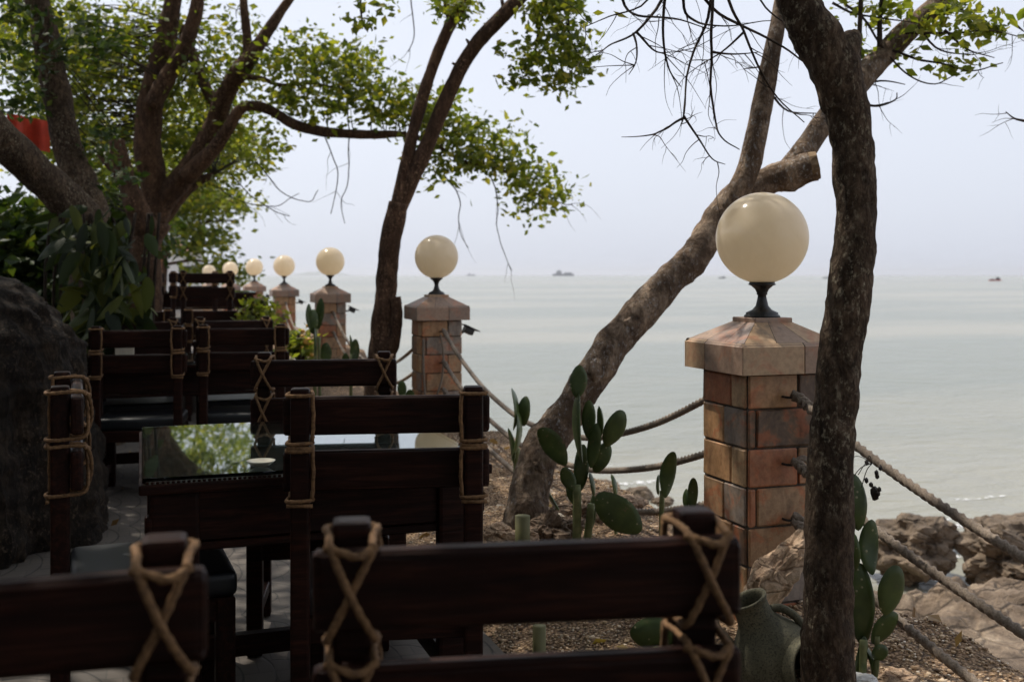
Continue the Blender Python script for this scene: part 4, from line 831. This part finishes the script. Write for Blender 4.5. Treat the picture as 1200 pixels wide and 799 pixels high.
# --- unseen tree, added behind the viewer to keep the near tables in shade
tm = MB(); pts = catmull([(-2.6, -1.6, -.1), (-2.5, -1.5, 1.2), (-2.2, -1.2, 2.6), (-1.6, -.6, 4.0), (-.6, .2, 5.0)], 6); tube(tm, pts, lerps([.2, .17, .15, .12, .06], 6), 14, rough=.15); L = pts[-10:]
for e in ((-3.5, 1.5, 4.6), (.6, -2.2, 4.8), (.9, 1.2, 4.6), (-2.8, -4, 4.9)): q = catmull([(-2.2, -1.2, 2.7), ((-2.2+e[0])/2, (-1.2+e[1])/2, 4.0), e], 5); tube(tm, q, lerps([.12, .08, .03], 5), 10, rough=.1); L += q[3:]
cm = MB(); cc = shade((-5, 2.2), (-5, 2.2), (3.3, 5.4), 430); cc += shade((-5, 3.2), (-5.2, -3.4), (.6, 3.8), 240); leaves(cm, leafpts(cc, 80, .30), .11); twigs_to(tm, random.sample(cc, 60), L, .01, 1)
tree('added_rear_tree', 'unseen broad tree added behind the viewer to shade the near tables', tm, 'dark_bark', cm, 'leaf_dark', (-2.6, -1.6, 0))

# --- far layered almond tree
tm = MB(); Z = 30
pts, _ = limb(tm, [(190, 345, 10, Z), (192, 300, 9, Z), (194, 250, 8, Z), (196, 200, 6, Z)], 8, .1); L = pts
for Q in ([(193,280,4,Z),(230,262,3,Z),(280,258,2,Z)], [(194,250,4,Z),(240,232,3,Z),(285,240,2,Z)], [(193,300,4,Z),(220,290,3,Z),(262,282,2,Z)], [(193,310,4,Z),(230,305,3,Z),(250,312,2,Z)]): a, _ = limb(tm, Q, 6, 0); L += a
cm = MB(); cc = clumps([(250, 238, 42, 7, Z, 1.5, 46), (232, 225, 30, 10, Z, 1.5, 28), (205, 230, 26, 16, Z, 1.5, 26), (235, 272, 30, 5, Z, 1, 18), (250, 285, 14, 3, Z, 1, 8), (225, 292, 14, 6, Z, 1, 7), (275, 318, 14, 8, Z, 1, 12), (248, 316, 22, 8, Z, 1, 14), (205, 262, 16, 10, Z, 1, 10)])
cc += clumps([(235, 165, 60, 45, Z, 3, 60), (150, 190, 60, 50, Z, 3, 50)]); leaves(cm, leafpts(cc, 36, .30), .17); cb = at(190, 345, Z); tree('layered_tree', 'distant tree with flat layered foliage above the far lamp globes', tm, 'red_bark', cm, 'leaf', (cb.x, cb.y, .2))

# ------------------------------------------------------------------ other plants, left background
def big_leaf(mb, c, d, L_, W_):
    d = d.normalized(); s = (RT + Vector((random.uniform(-1.6, 1.6), random.uniform(-1.6, 1.6), random.uniform(-.5, .5)))); s = (s - d*s.dot(d)).normalized(); nr = s.cross(d); vs = []; n = 7
    for i in range(n+1):
        t = i/n; ww = W_/2 * math.sin(PI*min(1, t*.93+.07))**.8 * (1 if t < 1 else 0) * (1.15-.3*t); q = c + d*L_*t - Vector((0, 0, 1))*(L_*.28*t*t)
        vs += [q - s*ww + nr*ww*.3, q, q + s*ww + nr*ww*.3]
    fs = []
    for i in range(n): a = i*3; fs += [(a, a+1, a+4, a+3), (a+1, a+2, a+5, a+4)]
    mb.add(vs, fs)
c0 = at(125, 400, 7.6); root = empty('big_leaved_vine', (c0.x, c0.y, 0)); tag(root, 'dark vine with big heart shaped leaves hanging behind the left middle chairs', 'plant')
mb = MB(); st = MB()
for _ in range(300):
    px = random.gauss(122, 24); py = 240 + 160*random.random()**.8; px = max(48, min(182, px + (py-300)*.08)); p = at(px, py, 7.5 + random.uniform(-.15, .6)) - root.location
    d = (-FW*random.uniform(-.1, .5) + RT*random.uniform(-1.0, 1.0) + Vector((0, 0, random.uniform(-1.4, .2)))); L_ = random.uniform(.09, .22); big_leaf(mb, p, d, L_, L_*random.uniform(.4, .6))
for k in range(14):
    x = 60 + k*9; tube(st, catmull([at(x, 470, 8.1) - root.location, at(x+random.uniform(-8, 8), 340, 8.0) - root.location, at(x+random.uniform(-15, 15), 250, 7.9) - root.location], 5), .012, 6)
mb.build('foliage', 'big_leaf', root); st.build('stem', 'twig_bark', root)
def hedge(name, px, py, rx, ry, Z, dz, n, leafm, label, size=.1, cat='hedge', per=30, spread=.15):
    cc = clumps([(px, py, rx, ry, Z, dz, n)]); mb = MB(); c0 = at(px, py, Z); root = empty(name, (c0.x, c0.y, 0)); leaves(mb, leafpts(cc, per, spread) - np.array(root.location), size); mb.build('foliage', leafm, root); st = MB()
    for c in random.sample(cc, min(len(cc), 14)): tube(st, catmull([Vector((c.x*.3+c0.x*.7, c.y*.3+c0.y*.7, -.02)) - root.location, (c+c0)/2 - root.location, c - root.location], 4), .012, 5)
    st.build('stem', 'twig_bark', root); tag(root, label, cat); return root
hedge('dark_hedge', 30, 330, 90, 85, 9.6, .5, 230, 'leaf_dark', 'dense dark hedge at the far left behind the massive rock', .12)
hedge('background_shrub', 120, 260, 80, 50, 13.5, .6, 120, 'leaf_dark', 'tall dark shrubbery behind the spreading tree trunk', .12)
hedge('bright_bush', 303, 372, 16, 20, 9.8, .2, 26, 'leaf_pale', 'bright yellow green bush in front of the fifth and fourth lamp pillars', .06, 'bush', 26, .06)
fb = hedge('flowering_plant', 352, 408, 14, 16, 8.7, .15, 16, 'leaf_pale', 'yellow green plant with orange flowers left of the third pillar cactus', .07, 'plant', 20, .05)
mb = MB()
for _ in range(12): p = at(random.gauss(357, 6), random.gauss(403, 8), 8.55) - fb.location; blob(mb, p, (.018, .018, .015), 2, .3, seed=_)
mb.build('blossom', 'flower', fb)
# unseen rock wall, added on the land side to block light from the left
mb = MB(); wx_ = -3.2; ys_ = [(-6 + .35*i) for i in range(64)]; zs_ = [-.1 + .22*i for i in range(13)]; n = len(zs_)
vs = [(wx_ + .25*noise.noise(Vector((y, z*1.4, 0))) + .1*noise.noise(Vector((y*3, z*3, 3))) - z*.12, y, z) for y in ys_ for z in zs_]
vs += [(wx_-1.2, y, z) for y in ys_ for z in zs_]; m_ = len(ys_)*n
fs = [(i*n+j, i*n+j+1, (i+1)*n+j+1, (i+1)*n+j) for i in range(len(ys_)-1) for j in range(n-1)]
fs += [tuple(m_ + a for a in f)[::-1] for f in fs] + [(i*n+n-1, m_+i*n+n-1, m_+(i+1)*n+n-1, (i+1)*n+n-1) for i in range(len(ys_)-1)]
mb.add(vs, fs); tag(mb.build('unseen_rock_wall', 'boulder'), 'unseen dark rock wall added along the land side of the terrace to block light', 'wall')
# orange brick column
c = at(179, 330, 14.5); mb = MB()
for k in range(20):
    z = .355 + .09*k + .045; box(mb, 0, 0, z, .235+.012*(k % 2), .235+.012*(k % 2), .082, .008)
box(mb, 0, 0, 1.2, .22, .22, 1.75, 0); tag(mb.build('brick_column', 'brick_orange', loc=(c.x, c.y, 0)), 'orange brick column right of the big leaved vine', 'column')
# red banner cloth
mb = MB(); nx, nz = 14, 8; vs = []
for i in range(nx):
    for j in range(nz): vs.append(at(8 + i*50/13, 132 + j*5.2 + i*.8 , 9.4 + .05*math.sin(i*.9)))
c0 = vs[0].copy(); vs = [v - c0 for v in vs] + [v - c0 + FW*.012 for v in vs]; m_ = nx*nz; fs = [(i*nz+j, (i+1)*nz+j, (i+1)*nz+j+1, i*nz+j+1) for i in range(nx-1) for j in range(nz-1)]; fs += [tuple(a+m_ for a in f)[::-1] for f in fs]
mb.add(vs, fs); tag(mb.build('red_banner', 'red_cloth', loc=c0), 'red cloth banner hanging between branches at the far left', 'banner')
# distant white house
c = at(203, 320, 60); root = empty('white_house', (c.x, c.y, -.3)); tag(root, 'blurred white house beyond the far chair', 'house')
mb = MB(); box(mb, 0, 0, 1.4, 3.0, 3.0, 3.0, .02); mb.build('wall', 'white_paint', root)
mb = MB(); mb.add([(-1.7, -1.7, 2.9), (1.7, -1.7, 2.9), (1.7, 1.7, 2.9), (-1.7, 1.7, 2.9), (-.4, 0, 3.6), (.4, 0, 3.6)], [(0, 1, 5, 4), (1, 2, 5), (2, 3, 4, 5), (3, 0, 4), (3, 2, 1, 0)], False); mb.build('roof', 'roof_tile', root)
for x_ in (-.8, .6): mb = MB(); box(mb, x_, -1.51, 1.7, .7, .04, .9, .005); mb.build('window', 'dark_paint', root)
# fallen leaves
# ------------------------------------------------------------------ ships and hills
def ship(px, Z, Lm, label, big=True, name='cargo_ship', cat='ship', hull='grey_paint', cabin='grey_paint'):
    c = at(px, 322, Z); root = empty(name, (c.x, c.y, SEA), -YAW); tag(root, label, cat); h = Lm*.10; mb = MB(); sec = []
    for t, w_, b_ in ((-.5, .5, 0), (-.46, .9, 0), (0, 1, 0), (.38, .9, .0), (.5, .05, .25)): sec.append((t*Lm, w_*Lm*.08, b_*h))
    vs = []
    for x, hw, b_ in sec: vs += [(x, -hw*.8, -.4), (x, -hw, h+b_), (x, hw, h+b_), (x, hw*.8, -.4)]
    fs = [(i*4+a, i*4+(a+1) % 4, (i+1)*4+(a+1) % 4, (i+1)*4+a) for i in range(4) for a in range(4)] + [(0, 1, 2, 3), (16, 19, 18, 17)]
    mb.add(vs, fs, False); mb.build('hull', hull, root); mb = MB()
    if big:
        box(mb, -Lm*.2, 0, h+Lm*.06, Lm*.26, Lm*.1, Lm*.12, 0); box(mb, -Lm*.2, 0, h+Lm*.14, Lm*.14, Lm*.08, Lm*.05, 0); box(mb, Lm*.22, 0, h+Lm*.035, Lm*.34, Lm*.1, Lm*.07, 0)
    else: box(mb, Lm*.22, 0, h+Lm*.09, Lm*.28, Lm*.09, Lm*.18, 0); box(mb, -Lm*.2, 0, h+Lm*.03, Lm*.3, Lm*.08, Lm*.06, 0)
    mb.build('cabin', cabin, root); mb = MB(); tube(mb, [(-Lm*.18, 0, h), (-Lm*.18, 0, h+Lm*.26)], Lm*.006, 5); mb.build('mast', cabin, root)
ship(660, 2600, 52, 'hazy grey cargo ship on the horizon right of the second globe lamp')
ship(552, 3200, 26, 'tiny hazy ship on the horizon between the second lamp and the cargo ship')
ship(1166, 520, 6.2, 'small pale red fishing boat near the horizon at the far right', False, 'fishing_boat', 'boat', 'red_paint', 'dark_paint')
ship(846, 900, 6.5, 'tiny dark boat on the horizon just left of the near globe lamp', False, 'fishing_boat', 'boat', 'dark_paint', 'grey_paint')
ship(967, 900, 5, 'tiny dark boat on the horizon just left of the near dark tree', False, 'fishing_boat', 'boat', 'dark_paint', 'grey_paint')
mb = MB(); vs = []; n = 40
for i in range(n+1):
    t = i/n; c = at(330 + 70*t, 322, 8500); h = 55*max(0, math.sin(PI*t))**.7*(.55 + .6*abs(noise.noise(Vector((t*5, 0, 2)))))
    b2 = c + FW*900; vs += [(c.x, c.y, SEA-1), ((c.x+b2.x)/2, (c.y+b2.y)/2, SEA+h), (b2.x, b2.y, SEA-1)]
mb.add(vs, [(i*3+a, (i+1)*3+a, (i+1)*3+a+1, i*3+a+1) for i in range(n) for a in (0, 1)]); tag(mb.build('hills', 'hill'), 'faint hazy hills on the horizon', 'hills', kind='structure')
# ------------------------------------------------------------------ haze
hz = NB('haze'); hz.n.remove(hz.p); pv = hz.node('ShaderNodeVolumePrincipled'); pv.inputs['Color'].default_value = (.93, .95, 1, 1); pv.inputs['Density'].default_value = .00014; pv.inputs['Anisotropy'].default_value = .3
hz.l.new(pv.outputs[0], hz.n['Material Output'].inputs['Volume'])
mb = MB(); box(mb, 0, 1000, -.0, 32000, 34000, 130, 0); mb.v = [(x, y, z - 0) for x, y, z in mb.v]
tag(mb.build('haze', 'haze'), 'thin sea haze', 'haze', kind='stuff')
